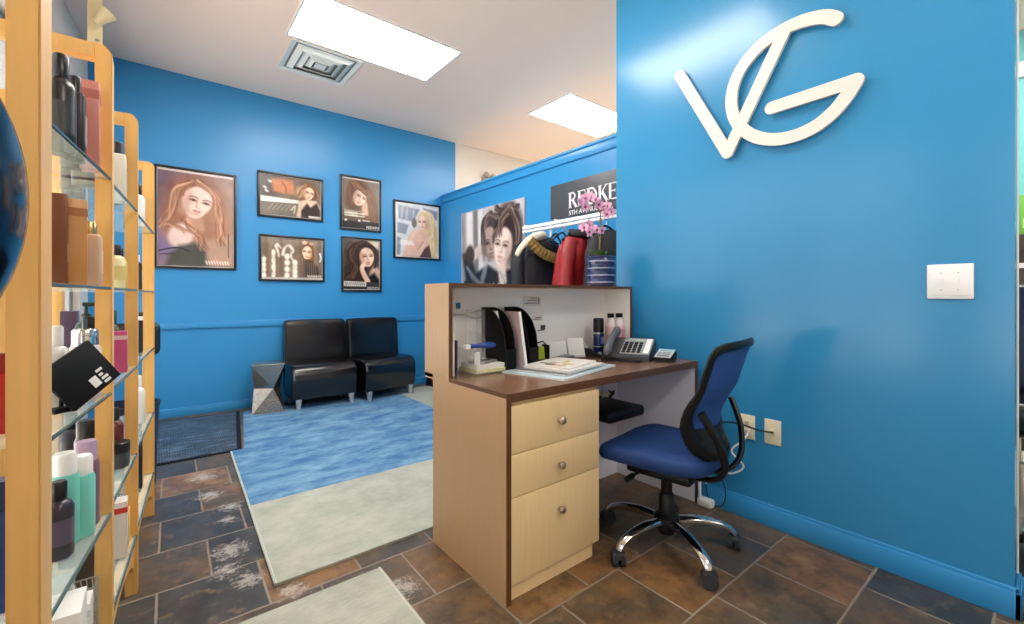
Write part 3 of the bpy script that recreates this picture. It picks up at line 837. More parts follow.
def picture_auburn():
    p = Paint(0.56, 0.86, 120, (150, 118, 112)); A = p.asp
    p.ell(0.05, 0.3, 0.35, 0.6, (104, 84, 112), 1.2, 0, 0.8).ell(0.95, 0.9, 0.4, 0.6, (190, 160, 136), 1.2, 0, 0.8).ell(0.05, 1.15, 0.35, 0.35, (128, 112, 152), 1.2)
    p.ell(0.46, 0.48, 0.40, 0.44, (138, 90, 74), 0.5).ell(0.40, 0.85, 0.40, 0.34, (156, 106, 84), 0.6).ell(0.70, 0.85, 0.28, 0.42, (168, 120, 98), 0.7)
    p.poly([(0.36, 0.55), (0.56, 0.60), (0.60, 0.95), (0.36, 0.98)], (196, 148, 128), 0.06)
    p.ell(0.29, 1.05, 0.16, 0.20, (226, 198, 192), 0.35, 15).poly([(0.28, 1.20), (0.62, 1.12), (0.66, 1.54), (0.1, 1.54), (0.14, 1.36)], (72, 74, 70), 0.08)
    p.poly([(0.62, 1.10), (0.98, 1.0), (1.0, 1.5), (0.64, 1.5)], (186, 150, 130), 0.1)
    p.face(0.50, 0.49, 0.265, 14, (236, 208, 196), (196, 150, 132), 1, (182, 112, 106))
    cols = [(112, 66, 52), (178, 128, 104), (212, 164, 132), (138, 88, 70), (226, 184, 148)]
    p.strands([(0.44, 0.16), (0.24, 0.30), (0.20, 0.55), (0.12, 0.78), (0.04, 0.92)], 0.07, 14, 0.03, cols).strands([(0.50, 0.15), (0.76, 0.34), (0.80, 0.62), (0.80, 0.9), (0.84, 1.15)], 0.08, 16, 0.03, cols)
    p.strands([(0.34, 0.80), (0.44, 0.92), (0.52, 1.05), (0.60, 1.25)], 0.1, 12, 0.025, cols).strands([(0.1, 0.85), (0.25, 0.92), (0.36, 0.98)], 0.06, 8, 0.025, cols)
    p.strands([(0.46, 0.17), (0.36, 0.26), (0.30, 0.40)], 0.03, 6, 0.02, cols[:2])
    p.line([(0.02, 1.30), (0.25, 1.24), (0.4, 1.30)], 0.02, (50, 40, 52)); p.line([(0.02, 1.36), (0.2, 1.34)], 0.015, (60, 50, 60), sm=False)
    for k in range(9): p.line([(0.62 + 0.037 * k, 1.44), (0.635 + 0.037 * k, 1.49)], 0.014, (240, 232, 228), sm=False)
    for k in range(10): p.line([(0.93, 0.98 + 0.04 * k), (0.93, 1.0 + 0.04 * k)], 0.02, (110, 92, 90), sm=False)
    p.poly([(0, 0), (1, 0), (1, 0.035), (0, 0.025)], (222, 210, 206), 0.012)
    return p.mottle(0.12)


def picture_lamp():
    p = Paint(0.58, 0.42, 110, (122, 108, 96))
    p.ell(0.1, 0.2, 0.2, 0.3, (96, 88, 84), 1).poly([(0.17, 0.06), (0.52, 0.05), (0.56, 0.32), (0.20, 0.30)], (196, 128, 92), 0.05).line([(0.34, 0.1), (0.40, 0.2), (0.41, 0.3)], 0.015, (120, 64, 40))
    p.poly([(0, 0.39), (0.62, 0.41), (0.62, 0.47), (0, 0.50)], (244, 238, 228), 0.02).poly([(0, 0.50), (0.6, 0.48), (0.6, 0.74), (0, 0.74)], (126, 116, 106), 0.03)  # white band is a light reflection painted into the print
    for k in range(6): p.line([(0.2 + 0.07 * k, 0.52), (0.12 + 0.07 * k, 0.62)], 0.012, (170, 160, 150), sm=False)
    p.ell(0.77, 0.24, 0.17, 0.18, (104, 66, 44), 0.5).ell(0.64, 0.24, 0.07, 0.10, (196, 160, 130), 0.8)
    p.poly([(0.62, 0.42), (0.74, 0.38), (0.92, 0.38), (0.99, 0.50), (0.99, 0.72), (0.58, 0.72)], (226, 196, 170), 0.03).poly([(0.66, 0.60), (0.76, 0.44), (0.82, 0.52), (0.93, 0.42), (0.99, 0.56), (0.99, 0.74), (0.66, 0.74)], (60, 46, 42), 0.03)
    p.face(0.79, 0.26, 0.125, 12, (232, 200, 172), (180, 132, 100), 1)
    p.strands([(0.74, 0.1), (0.66, 0.18), (0.64, 0.30), (0.60, 0.36)], 0.04, 10, 0.02, [(90, 54, 36), (190, 140, 96), (226, 190, 150)]).strands([(0.8, 0.09), (0.9, 0.16), (0.93, 0.28), (0.97, 0.34)], 0.03, 8, 0.02, [(90, 54, 36), (190, 140, 96)])
    for x, y in ((0.15, 0.12), (0.07, 0.24), (0.1, 0.3)): p.ell(x, y, 0.035, 0.02, (240, 236, 230), 0.8, 30)
    p.line([(0.5, 0.60), (0.56, 0.52), (0.54, 0.66)], 0.02, (230, 214, 196)); p.line([(0.8, 0.695), (0.98, 0.695)], 0.035, (214, 200, 186), sm=False)
    return p.mottle(0.12)


def picture_statues():
    p = Paint(0.58, 0.43, 110, (128, 108, 92)); p.poly([(0, 0), (1, 0), (1, 0.1), (0, 0.1)], (150, 136, 122), 0.1)
    for k, x in enumerate((0.06, 0.14, 0.3, 0.46, 0.62, 0.86, 0.95)): p.line([(x, 0), (x + 0.01, 0.7)], 0.03, ((96, 82, 70), (166, 148, 130))[k % 2], 0.05, 0.6, False)
    for x, y0, w in ((0.03, 0.40, 0.06), (0.18, 0.27, 0.05), (0.40, 0.33, 0.07), (0.53, 0.44, 0.07)):
        for k in range(4):
            y = y0 + (0.68 - y0) * k / 3; p.ell(x, y, w * 0.6, 0.055, (246, 236, 220), 0.7)
    p.line([(0.18, 0.3), (0.19, 0.66)], 0.045, (240, 226, 206), 0.03, 1, False)
    for a in ([(0.22, 0.15), (0.25, 0.25), (0.27, 0.34)], [(0.33, 0.3), (0.36, 0.18), (0.42, 0.12)], [(0.45, 0.14), (0.5, 0.22), (0.46, 0.3), (0.5, 0.4)], [(0.24, 0.12), (0.3, 0.18)]): p.line(a, [0.05, 0.02], (236, 226, 214), 0.03)
    p.ell(0.75, 0.24, 0.10, 0.20, (112, 72, 44), 0.5).poly([(0.68, 0.40), (0.84, 0.40), (0.92, 0.5), (0.95, 0.7), (0.68, 0.7)], (62, 52, 44), 0.04)
    for k in range(6): p.line([(0.70 + 0.035 * k, 0.42), (0.70 + 0.04 * k, 0.7)], 0.01, (150, 130, 110), 0.012, 0.8, False)
    p.face(0.745, 0.24, 0.125, 4, (238, 208, 178), (170, 120, 86), -1).ell(0.70, 0.06, 0.05, 0.035, (226, 190, 170), 0.6).ell(0.81, 0.07, 0.04, 0.03, (206, 160, 140), 0.6)
    p.strands([(0.74, 0.08), (0.83, 0.16), (0.84, 0.30), (0.85, 0.42)], 0.02, 8, 0.02, [(96, 58, 34), (160, 110, 70)]); p.line([(0.96, 0.25), (0.98, 0.34), (0.96, 0.4)], 0.03, (214, 214, 222))
    p.line([(0, 0.725), (1, 0.725)], 0.025, (206, 196, 184), 0.012, 1, False)
    for k in range(8): p.line([(0.75 + 0.03 * k, 0.67), (0.76 + 0.03 * k, 0.695)], 0.015, (230, 220, 206), sm=False)
    return p.mottle(0.14)


def picture_fringe():
    p = Paint(0.42, 0.57, 90, (126, 112, 104)); p.poly([(0, 0.9), (1, 0.8), (1, 1.4), (0, 1.4)], (92, 76, 62), 0.1)
    p.ell(0.42, 0.34, 0.30, 0.32, (100, 68, 50), 0.4).ell(0.72, 0.75, 0.26, 0.45, (116, 82, 58), 0.6).ell(0.28, 0.62, 0.2, 0.3, (88, 60, 46), 0.6)
    p.poly([(0.52, 0.62), (0.68, 0.58), (0.70, 0.98), (0.52, 0.98)], (206, 168, 144), 0.06)
    p.face(0.47, 0.50, 0.24, 24, (234, 204, 186), (176, 132, 108), 1)
    p.strands([(0.30, 0.10), (0.45, 0.22), (0.62, 0.36), (0.72, 0.46)], 0.12, 18, 0.05, [(96, 64, 48), (128, 90, 66), (150, 110, 84)], 0.85).strands([(0.66, 0.3), (0.72, 0.6), (0.80, 0.9), (0.9, 1.15)], 0.08, 14, 0.04, [(96, 64, 48), (150, 110, 76), (128, 98, 60)]).strands([(0.22, 0.25), (0.20, 0.5), (0.28, 0.75)], 0.05, 10, 0.03, [(90, 62, 46), (120, 84, 62)])
    p.poly([(0.04, 0.86), (0.40, 0.90), (0.40, 1.05), (0.04, 1.02)], (192, 182, 166), 0.02, 0.7)
    for j, y in enumerate((0.89, 0.95, 1.02)):
        for k in range(9): p.line([(0.07 + 0.06 * k, y), (0.105 + 0.06 * k, y)], 0.035, (226, 220, 206) if j else (150, 140, 126), 0.015, 0.8, False)
    p.poly([(0, 1.16), (1, 1.16), (1, 1.4), (0, 1.4)], (44, 38, 36), 0.03).ell(0.09, 1.15, 0.04, 0.03, (220, 214, 204), 0.5, -30).ell(0.45, 1.14, 0.035, 0.03, (226, 220, 210), 0.5)
    for k in range(4): p.line([(0.55 + 0.05 * k, 1.13), (0.575 + 0.05 * k, 1.13)], 0.03, (214, 206, 196), sm=False)
    p.poly([(0, 0), (1, 0), (1, 0.03), (0, 0.03)], (216, 208, 200), 0.01)
    return p.mottle(0.1)


def picture_curls():
    p = Paint(0.41, 0.56, 90, (92, 82, 80)); p.poly([(0.4, 0), (1, 0), (1, 0.25), (0.7, 0.12)], (214, 200, 176), 0.08).line([(0.14, 0.24), (0.3, 0.08), (0.4, 0.02)], 0.1, (196, 180, 160), 0.05)
    p.ell(0.45, 0.45, 0.42, 0.45, (54, 36, 30), 0.35).ell(0.3, 0.95, 0.36, 0.4, (50, 34, 30), 0.4).ell(0.88, 0.98, 0.16, 0.25, (206, 168, 150), 0.5).poly([(0.55, 1.1), (0.85, 0.9), (1, 1.1), (1, 1.3), (0.5, 1.3)], (30, 24, 26), 0.08)
    p.face(0.64, 0.47, 0.27, -6, (232, 200, 178), (170, 122, 100), 1)
    p.line([(0.66, 1.14), (0.54, 0.92), (0.50, 0.76), (0.56, 0.66)], [0.15, 0.10], (222, 188, 166), 0.03)
    for k in range(3): p.line([(0.52, 0.74), (0.56 + 0.03 * k, 0.66 + 0.02 * k)], 0.04, (228, 196, 172), 0.02, 1, False)
    p.strands([(0.5, 0.06), (0.28, 0.22), (0.22, 0.5), (0.3, 0.8), (0.16, 1.05)], 0.12, 26, 0.04, [(40, 26, 24), (72, 48, 40), (104, 74, 62)], 0.75).strands([(0.6, 0.06), (0.84, 0.2), (0.92, 0.5), (0.88, 0.75)], 0.06, 12, 0.035, [(40, 26, 24), (80, 54, 44)])
    p.poly([(0.0, 1.14), (0.62, 1.16), (0.62, 1.29), (0, 1.28)], (206, 198, 192), 0.015).poly([(0.62, 1.16), (1, 1.17), (1, 1.4), (0, 1.4), (0, 1.28), (0.62, 1.29)], (54, 46, 48), 0.015)
    for k in range(10): p.line([(0.05 + 0.055 * k, 1.18), (0.07 + 0.055 * k, 1.25)], 0.025, (110, 100, 100), 0.015, 0.9, False)
    return p.mottle(0.12)


def picture_blonde():
    p = Paint(0.58, 0.66, 100, (214, 216, 220))
    for a in (((0.05, 0.05), (0.55, 0.10), (0.40, 0.38), (0.06, 0.34)), ((0.04, 0.42), (0.30, 0.45), (0.22, 0.66), (0.04, 0.64)), ((0.62, 0.05), (0.97, 0.1), (0.97, 0.3), (0.64, 0.2)), ((0.03, 0.72), (0.12, 0.74), (0.1, 1.1), (0.03, 1.1))): p.poly(list(a), (142, 150, 164), 0.03)
    for x in (0.16, 0.27, 0.42): p.line([(x, 0.06), (x - 0.03, 0.36)], 0.03, (176, 182, 192), 0.03, 1, False)
    p.ell(0.72, 0.38, 0.20, 0.26, (222, 196, 150), 0.35).ell(0.84, 0.75, 0.15, 0.45, (214, 186, 138), 0.5).ell(0.42, 0.40, 0.06, 0.1, (120, 112, 110), 0.5)
    p.poly([(0.36, 0.60), (0.50, 0.52), (0.74, 0.62), (0.80, 1.14), (0.16, 1.14), (0.22, 0.86)], (226, 186, 166), 0.05).poly([(0.60, 0.95), (0.78, 0.86), (0.84, 1.14), (0.52, 1.14)], (92, 66, 70), 0.04)
    p.face(0.62, 0.38, 0.15, -4, (240, 208, 190), (200, 154, 134), -1, (196, 110, 108))
    p.line([(0.36, 0.80), (0.40, 0.62), (0.54, 0.54)], [0.12, 0.07], (236, 200, 182), 0.03).line([(0.50, 1.08), (0.66, 0.84), (0.78, 0.70)], [0.13, 0.09], (232, 194, 174), 0.03).line([(0.50, 0.98), (0.64, 0.78)], 0.012, (150, 100, 90), sm=False)
    p.strands([(0.66, 0.14), (0.82, 0.22), (0.86, 0.5), (0.84, 0.8), (0.90, 1.1)], 0.07, 24, 0.03, [(236, 214, 170), (196, 162, 112), (246, 230, 196)], 0.8).strands([(0.6, 0.15), (0.52, 0.24), (0.50, 0.34)], 0.02, 6, 0.02, [(236, 214, 170), (206, 172, 122)])
    for k in range(6): p.line([(0.12 + 0.045 * k, 0.80), (0.14 + 0.05 * k, 0.88)], 0.03, (250, 246, 244), 0.015, 0.9, False)
    p.ell(0.22, 0.84, 0.13, 0.06, (244, 232, 228), 0.8, 0, 0.4)
    return p.mottle(0.08)


wall_picture(0.292, 1.825, 0.63, 0.93, 'largest framed portrait, auburn long-haired woman with bare shoulder, beside the wooden shelving', picture_auburn())
wall_picture(1.103, 2.148, 0.632, 0.462, 'wide framed picture of a woman beside an orange lampshade, upper row', picture_lamp(), ('REDKEN', 0.026, 0.27, -0.19, 'RIGHT'))
wall_picture(1.118, 1.50, 0.632, 0.475, 'wide framed picture of a woman among pale candle-like columns, lower row', picture_statues())
wall_picture(1.838, 2.17, 0.476, 0.62, 'upright framed portrait of a brown-haired woman with a swept fringe, upper row', picture_fringe(), ('REDKEN', 0.04, 0.21, -0.262, 'RIGHT'))
wall_picture(1.848, 1.472, 0.468, 0.622, 'upright framed portrait of a woman with dark curls resting on her hand, lower row', picture_curls(), ('REDKEN', 0.036, 0.2, -0.27, 'RIGHT'))
wall_picture(2.552, 1.925, 0.64, 0.712, 'framed picture of a blonde woman against pale windows, rightmost on the back wall', picture_blonde())


def picture_couple():
    p = Paint(1.18, 1.02, 130, (188, 184, 184))
    for x0, x1, c in ((0.0, 0.07, (150, 146, 146)), (0.1, 0.2, (226, 224, 224)), (0.22, 0.3, (120, 116, 116)), (0.3, 0.38, (214, 212, 212)), (0.62, 0.8, (170, 164, 162)), (0.9, 1, (196, 192, 188))): p.poly([(x0, 0), (x1, 0), (x1 + 0.03, 0.7), (x0 + 0.02, 0.7)], c, 0.04)
    p.poly([(0.05, 0.70), (0.28, 0.62), (0.46, 0.55), (0.62, 0.62), (0.92, 0.60), (1.0, 0.7), (1, 0.9), (0, 0.9)], (34, 34, 40), 0.04).poly([(0.02, 0.42), (0.18, 0.40), (0.30, 0.70), (0.1, 0.75)], (44, 44, 48), 0.05)
    p.line([(0.20, 0.46), (0.34, 0.40), (0.46, 0.36)], [0.10, 0.12], (206, 190, 182), 0.03).ell(0.16, 0.44, 0.08, 0.10, (58, 54, 54), 0.4)
    p.ell(0.50, 0.22, 0.14, 0.15, (66, 56, 54), 0.3).face(0.50, 0.36, 0.17, -6, (168, 148, 138), (92, 76, 72), 1, (120, 90, 86))
    p.ell(0.78, 0.28, 0.21, 0.27, (44, 34, 34), 0.35).face(0.70, 0.40, 0.18, 12, (232, 210, 200), (170, 140, 130), -1, (178, 128, 124))
    p.poly([(0.62, 0.56), (0.74, 0.54), (0.76, 0.72), (0.66, 0.76)], (222, 198, 186), 0.04)
    dk = [(44, 34, 34), (80, 64, 60), (150, 128, 118)]
    p.strands([(0.52, 0.06), (0.40, 0.14), (0.40, 0.34)], 0.04, 12, 0.03, dk, 0.9).strands([(0.6, 0.03), (0.7, 0.08), (0.9, 0.06)], 0.05, 12, 0.03, dk, 0.9).strands([(0.82, 0.05), (0.70, 0.16), (0.62, 0.28)], 0.08, 14, 0.03, dk, 0.8).strands([(0.82, 0.08), (0.92, 0.25), (0.90, 0.5)], 0.05, 16, 0.03, dk, 0.8).strands([(0.40, 0.2), (0.50, 0.09), (0.62, 0.12)], 0.05, 14, 0.025, dk, 0.8).strands([(0.66, 0.62), (0.72, 0.70), (0.68, 0.8)], 0.05, 8, 0.015, [(226, 222, 220), (120, 116, 120)])
    p.strands([(0.1, 0.56), (0.25, 0.68), (0.4, 0.74)], 0.06, 10, 0.012, [(150, 150, 156), (90, 90, 96)]); p.line([(0.44, 0.5), (0.42, 0.6), (0.38, 0.68)], 0.07, (200, 200, 204), 0.03, 0.5)
    for k, x in enumerate((0.10, 0.18, 0.26, 0.33, 0.50, 0.56, 0.64, 0.70)): p.line([(x, 0.74), (x + 0.03, 0.82)], 0.025, (224, 224, 228), 0.012, 0.9, False)
    return p.mottle(0.08)


pc = thing('canvas_poster', 'unframed grey-toned poster of a couple leaning faces together on the low partition', 'poster', (XP - 0.003, 4.01, 1.60))
MB().box((-0.022, -0.59, -0.51), (0, 0.59, 0.51), 0.002).build('canvas', colour('canvas_edge', 200, 198, 196, 0.7), pc)
_o = picture_couple().mesh('print', 1.176, 1.016, pc, 'right'); _o.location = (-0.0235, 0, 0)

# brand sign on the partition, serif capitals cut from strokes
sg = thing('brand_sign', 'dark grey sign with white serif capitals on the low partition above the coats', 'sign', (XP, 2.5, 1.98))
MB().box((XP - 0.02, 1.96, 1.822), (XP, 3.04, 2.142), 0.002).build('board', colour('sign_grey', 74, 76, 82, 0.4), sg, True)
SIGNW = colour('sign_white', 236, 236, 238, 0.4)


def serif(ch_, y, z, s):
    """one capital, left edge at y, baseline z, height s; +a runs to the reader's right (-Y)"""
    H = 0.17; h = 0.07; mb = MB()
    bar = lambda a0, b0, a1, b1, w: mb.prism([(y - p[0] * s, z + p[1] * s) for p in ribbon([(a0, b0), (a1, b1)], w, False, False)], 'x', XP - 0.0232, XP - 0.0195)
    sf = lambda a, b, w=0.3: bar(a - w / 2, b, a + w / 2, b, 0.05)
    if ch_ in 'REDKN': bar(0.12, 0, 0.12, 1, H if ch_ != 'N' else h)
    if ch_ in 'REDK': sf(0.12, 0.025); sf(0.12, 0.975)
    crv = lambda pts, w: mb.prism([(y - p[0] * s, z + p[1] * s) for p in ribbon(spline(pts, 5), w, False, False)], 'x', XP - 0.0231, XP - 0.0196)
    if ch_ == 'R': crv([(0.12, 0.96), (0.4, 0.95), (0.56, 0.76), (0.42, 0.54), (0.12, 0.51)], 0.10); bar(0.34, 0.52, 0.68, 0.0, H); sf(0.72, 0.025, 0.2)
    if ch_ == 'E':
        for b, l in ((0.965, 0.6), (0.51, 0.48), (0.035, 0.62)): bar(0.12, b, l, b, h)
        bar(0.6, 0.82, 0.6, 1, 0.05); bar(0.62, 0, 0.62, 0.2, 0.05); bar(0.48, 0.42, 0.48, 0.6, 0.04)
    if ch_ == 'D': crv([(0.12, 0.96), (0.5, 0.93), (0.76, 0.5), (0.5, 0.07), (0.12, 0.04)], 0.12)
    if ch_ == 'K': bar(0.2, 0.45, 0.6, 1, h); bar(0.3, 0.58, 0.68, 0, H); sf(0.62, 0.975, 0.25); sf(0.70, 0.025, 0.25)
    if ch_ == 'N': bar(0.1, 1, 0.74, 0, H); bar(0.76, 0, 0.76, 1, h); sf(0.1, 0.025, 0.24); sf(0.06, 0.975, 0.22); sf(0.76, 0.975, 0.24)
    mb.build('letter', SIGNW, sg, True)


yy = 2.80
for c_, adv in zip('REDKEN', (0.112, 0.106, 0.126, 0.108, 0.106, 0.1)): serif(c_, yy, 1.900, 0.138); yy -= adv
text('lettering', '5TH AVENUE NYC', 0.058, SIGNW, sg, Vector((XP - 0.021, 2.80, 1.855)), ROT_RIGHT, 0.001, 'LEFT', True)
bx = thing('emergency_lamp', 'small grey twin-lamp box on the far wall, peeping over the low partition cap', 'lamp', (3.62, YB, 2.71))
MB().box((-0.09, -0.07, -0.07), (0.09, 0, 0.06), 0.01).build('housing', colour('warm_grey', 168, 164, 156, 0.5), bx)
for s in (-1, 1): MB().cyl((s * 0.05, -0.03, 0.06), (s * 0.06, -0.09, 0.085), 0.028, 0.04).build('lamp_head', STEEL, bx)

# ------------------------------------------------------------------ coats on the closet rail
RX = 2.60
rl = thing('closet_rail', 'white double closet rail on the low partition with coats hanging from it', 'clothes rail', (RX, 2.5, 1.7))
MB().box((RX - 0.012, 1.85, 1.712), (RX + 0.012, 3.08, 1.738), 0.003).build('upper_bar', WHITE, rl, True)
MB().cyl((RX, 1.85, 1.69), (RX, 3.08, 1.69), 0.013).build('lower_bar', WHITE, rl, True)
for y in (1.95, 2.66, 3.05): MB().box((RX - 0.01, y - 0.01, 1.735), (XP, y + 0.01, 1.75)).tube([(RX, y, 1.69), (RX + 0.02, y, 1.73)], 0.012).tube([(RX + 0.02, y, 1.735), (XP - 0.006, y, 1.56)], 0.007).box((XP - 0.008, y - 0.012, 1.5), (XP, y + 0.012, 1.78)).build('bracket', WHITE, rl, True)


def hanger(y, label, tilt=0.0):
    t = thing('coat_hanger', label, 'coat hanger', (RX, y, 1.69), tilt, 'hangers on the closet rail')
    MB().tube([(0.016 * math.cos(a), 0, 0.0 + 0.017 * math.sin(a)) for a in np.linspace(-0.6, 3.6, 12)][::-1] + [(0.012, 0, -0.03), (0, 0, -0.06)], 0.003, 6).build('hook', STEEL, t)
    MB().tube(spline([(-0.21, 0, -0.155), (-0.1, 0, -0.095), (0, 0, -0.06), (0.1, 0, -0.095), (0.21, 0, -0.155)]), 0.008, 8).tube([(-0.2, 0, -0.157), (0.2, 0, -0.157)], 0.005, 6).build('shoulder_bar', BLACK, t)
    return t


hanger(2.93, 'black hanger carrying the dark fur-trimmed coat')
hanger(2.40, 'black hanger carrying the red and black coat', 0.1)
hanger(2.66, 'empty black hanger between the dark coat and the red coat', 0.5)
hanger(2.58, 'empty black hanger just left of the red coat', 0.35)


def coat_shell(cx, cy, ztop, zhem, wid, dep, folds, rz, slim=1.0):
    rings = []; n = 56
    prof = [(0.0, 0.13, 0.3), (0.012, 0.26, 0.55), (0.03, 0.42, 0.7), (0.07, 0.68, 0.85), (0.12, 0.92, 1.0), (0.2, 1.0, 1.05), (0.35, 0.98, 1.05), (0.55, 0.98, 1.08), (0.8, 1.03, 1.12), (1.0, 1.06, 1.15)]
    for t_, w, d_ in prof:
        ring = []; w *= slim + (1 - slim) * min(1, t_ / 0.55)
        for k in range(n):
            a = 2 * math.pi * k / n; ca, sa = math.cos(a), math.sin(a)
            f = 1 + folds * min(1, t_ * 2.5) * (0.5 * math.sin(5 * a + 3 * t_) + 0.4 * math.sin(9 * a + 1.3 - 5 * t_) + 0.25 * math.sin(14 * a))
            x = abs(ca) ** 0.75 * math.copysign(1, ca) * wid / 2 * w * f; y = abs(sa) ** 0.8 * math.copysign(1, sa) * dep / 2 * d_ * f
            ring.append((x, y, ztop + (zhem - ztop) * t_))
        rings.append(ring)
    return MB().rings(rings).xf(Matrix.Translation((cx, cy, 0)) @ Matrix.Rotation(rz, 4, 'Z'))


def sleeve(mb, pts, r): return mb.tube(spline(pts, 5), [r * (1 - 0.25 * i / (5 * (len(pts) - 1))) * (1 + 0.08 * math.sin(i * 1.7)) for i in range(5 * (len(pts) - 1) + 1)], 14)


COAT_K = mat('dark_coat_cloth', srgb(22, 24, 34), 0.7, noise=0.3, nscale=14, bump=0.3)
ck = thing('winter_coat', 'dark navy coat with cream lining and fur-trimmed hood hanging on the rail', 'coat', (RX, 2.93, 0.75), group='coats on the closet rail')
coat_shell(RX, 2.90, 1.605, 0.72, 0.46, 0.28, 0.06, 0.0).build('body', COAT_K, ck, True)
for s in (-1, 1): sleeve(MB(), [(RX + s * 0.17, 2.89, 1.50), (RX + s * 0.235, 2.87, 1.36), (RX + s * 0.25, 2.85, 1.12), (RX + s * 0.235, 2.83, 0.88)], 0.068).build('sleeve', COAT_K, ck, True)
fur = MB(); path = spline([(2.38, 2.74, 1.57), (2.46, 2.715, 1.49), (2.57, 2.71, 1.445), (2.70, 2.73, 1.43), (2.81, 2.78, 1.44)], 10)
fur.tube(path, [0.040 + 0.006 * math.sin(i * 2.3) for i in range(len(path))], 14)
rnd = random.Random(4)
for i in range(700):
    k = rnd.randrange(len(path)); a = rnd.uniform(0, 6.28); d_ = Vector((rnd.uniform(-.4, .4), math.cos(a), math.sin(a))).normalized()
    p0 = path[k] + d_ * 0.034; p1 = p0 + d_ * rnd.uniform(0.014, 0.03) + Vector((rnd.uniform(-.012, .012), 0, -0.008)); s_ = Vector((0.003, 0.002, 0.002))
    v = [fur.bm.verts.new(p) for p in (p0 - s_, p0 + s_, p1)]; fur.bm.faces.new(v)
fur.build('fur_trim', mat('fake_fur', srgb(150, 122, 66), 0.9, noise=0.5, nscale=60), ck, True)
lin = MB(); path = spline([(2.26, 2.76, 1.44), (2.31, 2.755, 1.51), (2.39, 2.75, 1.575), (2.48, 2.76, 1.61), (2.58, 2.80, 1.625)], 6)
lin.tube(path, [0.018 + 0.024 * i / (len(path) - 1) for i in range(len(path))], 12).build('hood_lining', colour('cream_fleece', 226, 220, 196, 0.9), ck, True)
MB().ball((2.62, 2.85, 1.54), (0.17, 0.12, 0.085), 18).build('hood', COAT_K, ck, True)
RED = mat('red_quilted_cloth', srgb(140, 22, 28), 0.5, noise=0.6, nscale=14, bump=0.7)
cr = thing('winter_coat', 'red and black padded coat hanging behind the orchid pot', 'coat', (RX, 2.4, 0.75), group='coats on the closet rail')
coat_shell(RX - 0.01, 2.40, 1.60, 0.74, 0.46, 0.24, 0.15, 0.1, 0.72).build('body', RED, cr, True)
for s in (-1, 1): sleeve(MB(), [(RX + s * 0.12, 2.39 + s * .02, 1.52), (RX + s * 0.19, 2.36 + s * .02, 1.40), (RX + s * 0.25, 2.33 + s * .02, 1.12), (RX + s * 0.235, 2.31 + s * .02, 0.88)], 0.068).build('sleeve', RED, cr, True)
MB().prism([(RX - 0.05, 1.58), (RX + 0.06, 1.58), (RX + 0.11, 1.2), (RX + 0.09, 0.8), (RX - 0.03, 0.8), (RX - 0.04, 1.2)], 'y', 2.235, 2.262, bev=0.006).build('front_panel', COAT_K, cr, True)
MB().tube(spline([(RX - 0.10, 2.40, 1.60), (RX - 0.06, 2.30, 1.585), (RX + 0.04, 2.29, 1.58), (RX + 0.10, 2.40, 1.61)]), 0.03, 12).build('collar', COAT_K, cr, True)

cj = thing('winter_coat', 'plain black jacket hanging behind the orchid, nearest the logo wall', 'coat', (RX, 2.12, 0.75), group='coats on the closet rail')
coat_shell(RX + 0.02, 2.12, 1.60, 0.80, 0.46, 0.2, 0.1, 0.0, 0.8).build('body', COAT_K, cj, True)
for s in (-1, 1): sleeve(MB(), [(RX + 0.02 + s * 0.15, 2.11, 1.51), (RX + 0.02 + s * 0.215, 2.09, 1.38), (RX + 0.02 + s * 0.24, 2.07, 1.12), (RX + 0.02 + s * 0.225, 2.05, 0.9)], 0.06).build('sleeve', COAT_K, cj, True)
hanger(2.13, 'black hanger carrying the plain black jacket behind the orchid')

# ------------------------------------------------------------------ orchid on the counter
CT = 1.1662
oc = thing('potted_orchid', 'pink orchid in a ribbed navy pot on the counter by the logo wall', 'plant', (2.10, 1.755, CT))
POT = mat('navy_glazed_pot', srgb(24, 36, 84), 0.18, coat=0.5)
prof = [(0.070, 0.0), (0.080, 0.004)]
for k in range(4): prof += [(0.083, 0.006 + 0.042 * k), (0.0865, 0.016 + 0.042 * k), (0.0865, 0.034 + 0.042 * k), (0.083, 0.044 + 0.042 * k)]
prof += [(0.086, 0.176), (0.080, 0.182), (0.076, 0.176), (0.074, 0.15), (0.0, 0.15)]
pt = MB().lathe(prof, seg=40).build('pot', POT, oc)
for k in range(4): MB().lathe([(0.0868, 0.022 + 0.042 * k), (0.0874, 0.024 + 0.042 * k), (0.0874, 0.027 + 0.042 * k), (0.0868, 0.029 + 0.042 * k)], seg=40, cap=False).build('silver_band', mat('silver_glaze', srgb(150, 156, 190), 0.25, 0.5), pt)
ms = MB(); rnd = random.Random(2)
for i in range(40):
    a, r = rnd.uniform(0, 6.28), 0.068 * math.sqrt(rnd.random()); ms.ball((r * math.cos(a), r * math.sin(a), 0.160 + rnd.uniform(0, .012)), (0.018, 0.018, 0.012), 8)
ms.build('moss', mat('pale_moss', srgb(150, 146, 92), 0.9, noise=0.4, nscale=40), oc)
LEAF = mat('orchid_leaf', srgb(62, 96, 44), 0.4, noise=0.2, nscale=12)
for i, (a, l) in enumerate(((20, .075), (150, .08), (215, .07), (300, .08), (80, .075))):
    a = math.radians(a); dx, dy = math.cos(a), math.sin(a)
    MB().slab(lambda u, v: (dx * l * u - dy * 0.024 * (2 * v - 1) * math.sin(math.pi * min(1, .15 + .85 * u)), dy * l * u + dx * 0.024 * (2 * v - 1) * math.sin(math.pi * min(1, .15 + .85 * u)), 0.165 + 0.045 * math.sin(u * 1.7) + 0.008 * abs(2 * v - 1)), 10, 4, (0, 0, 0.002)).build('leaf', LEAF, oc)
STEM = colour('orchid_stem', 146, 118, 66, 0.6)
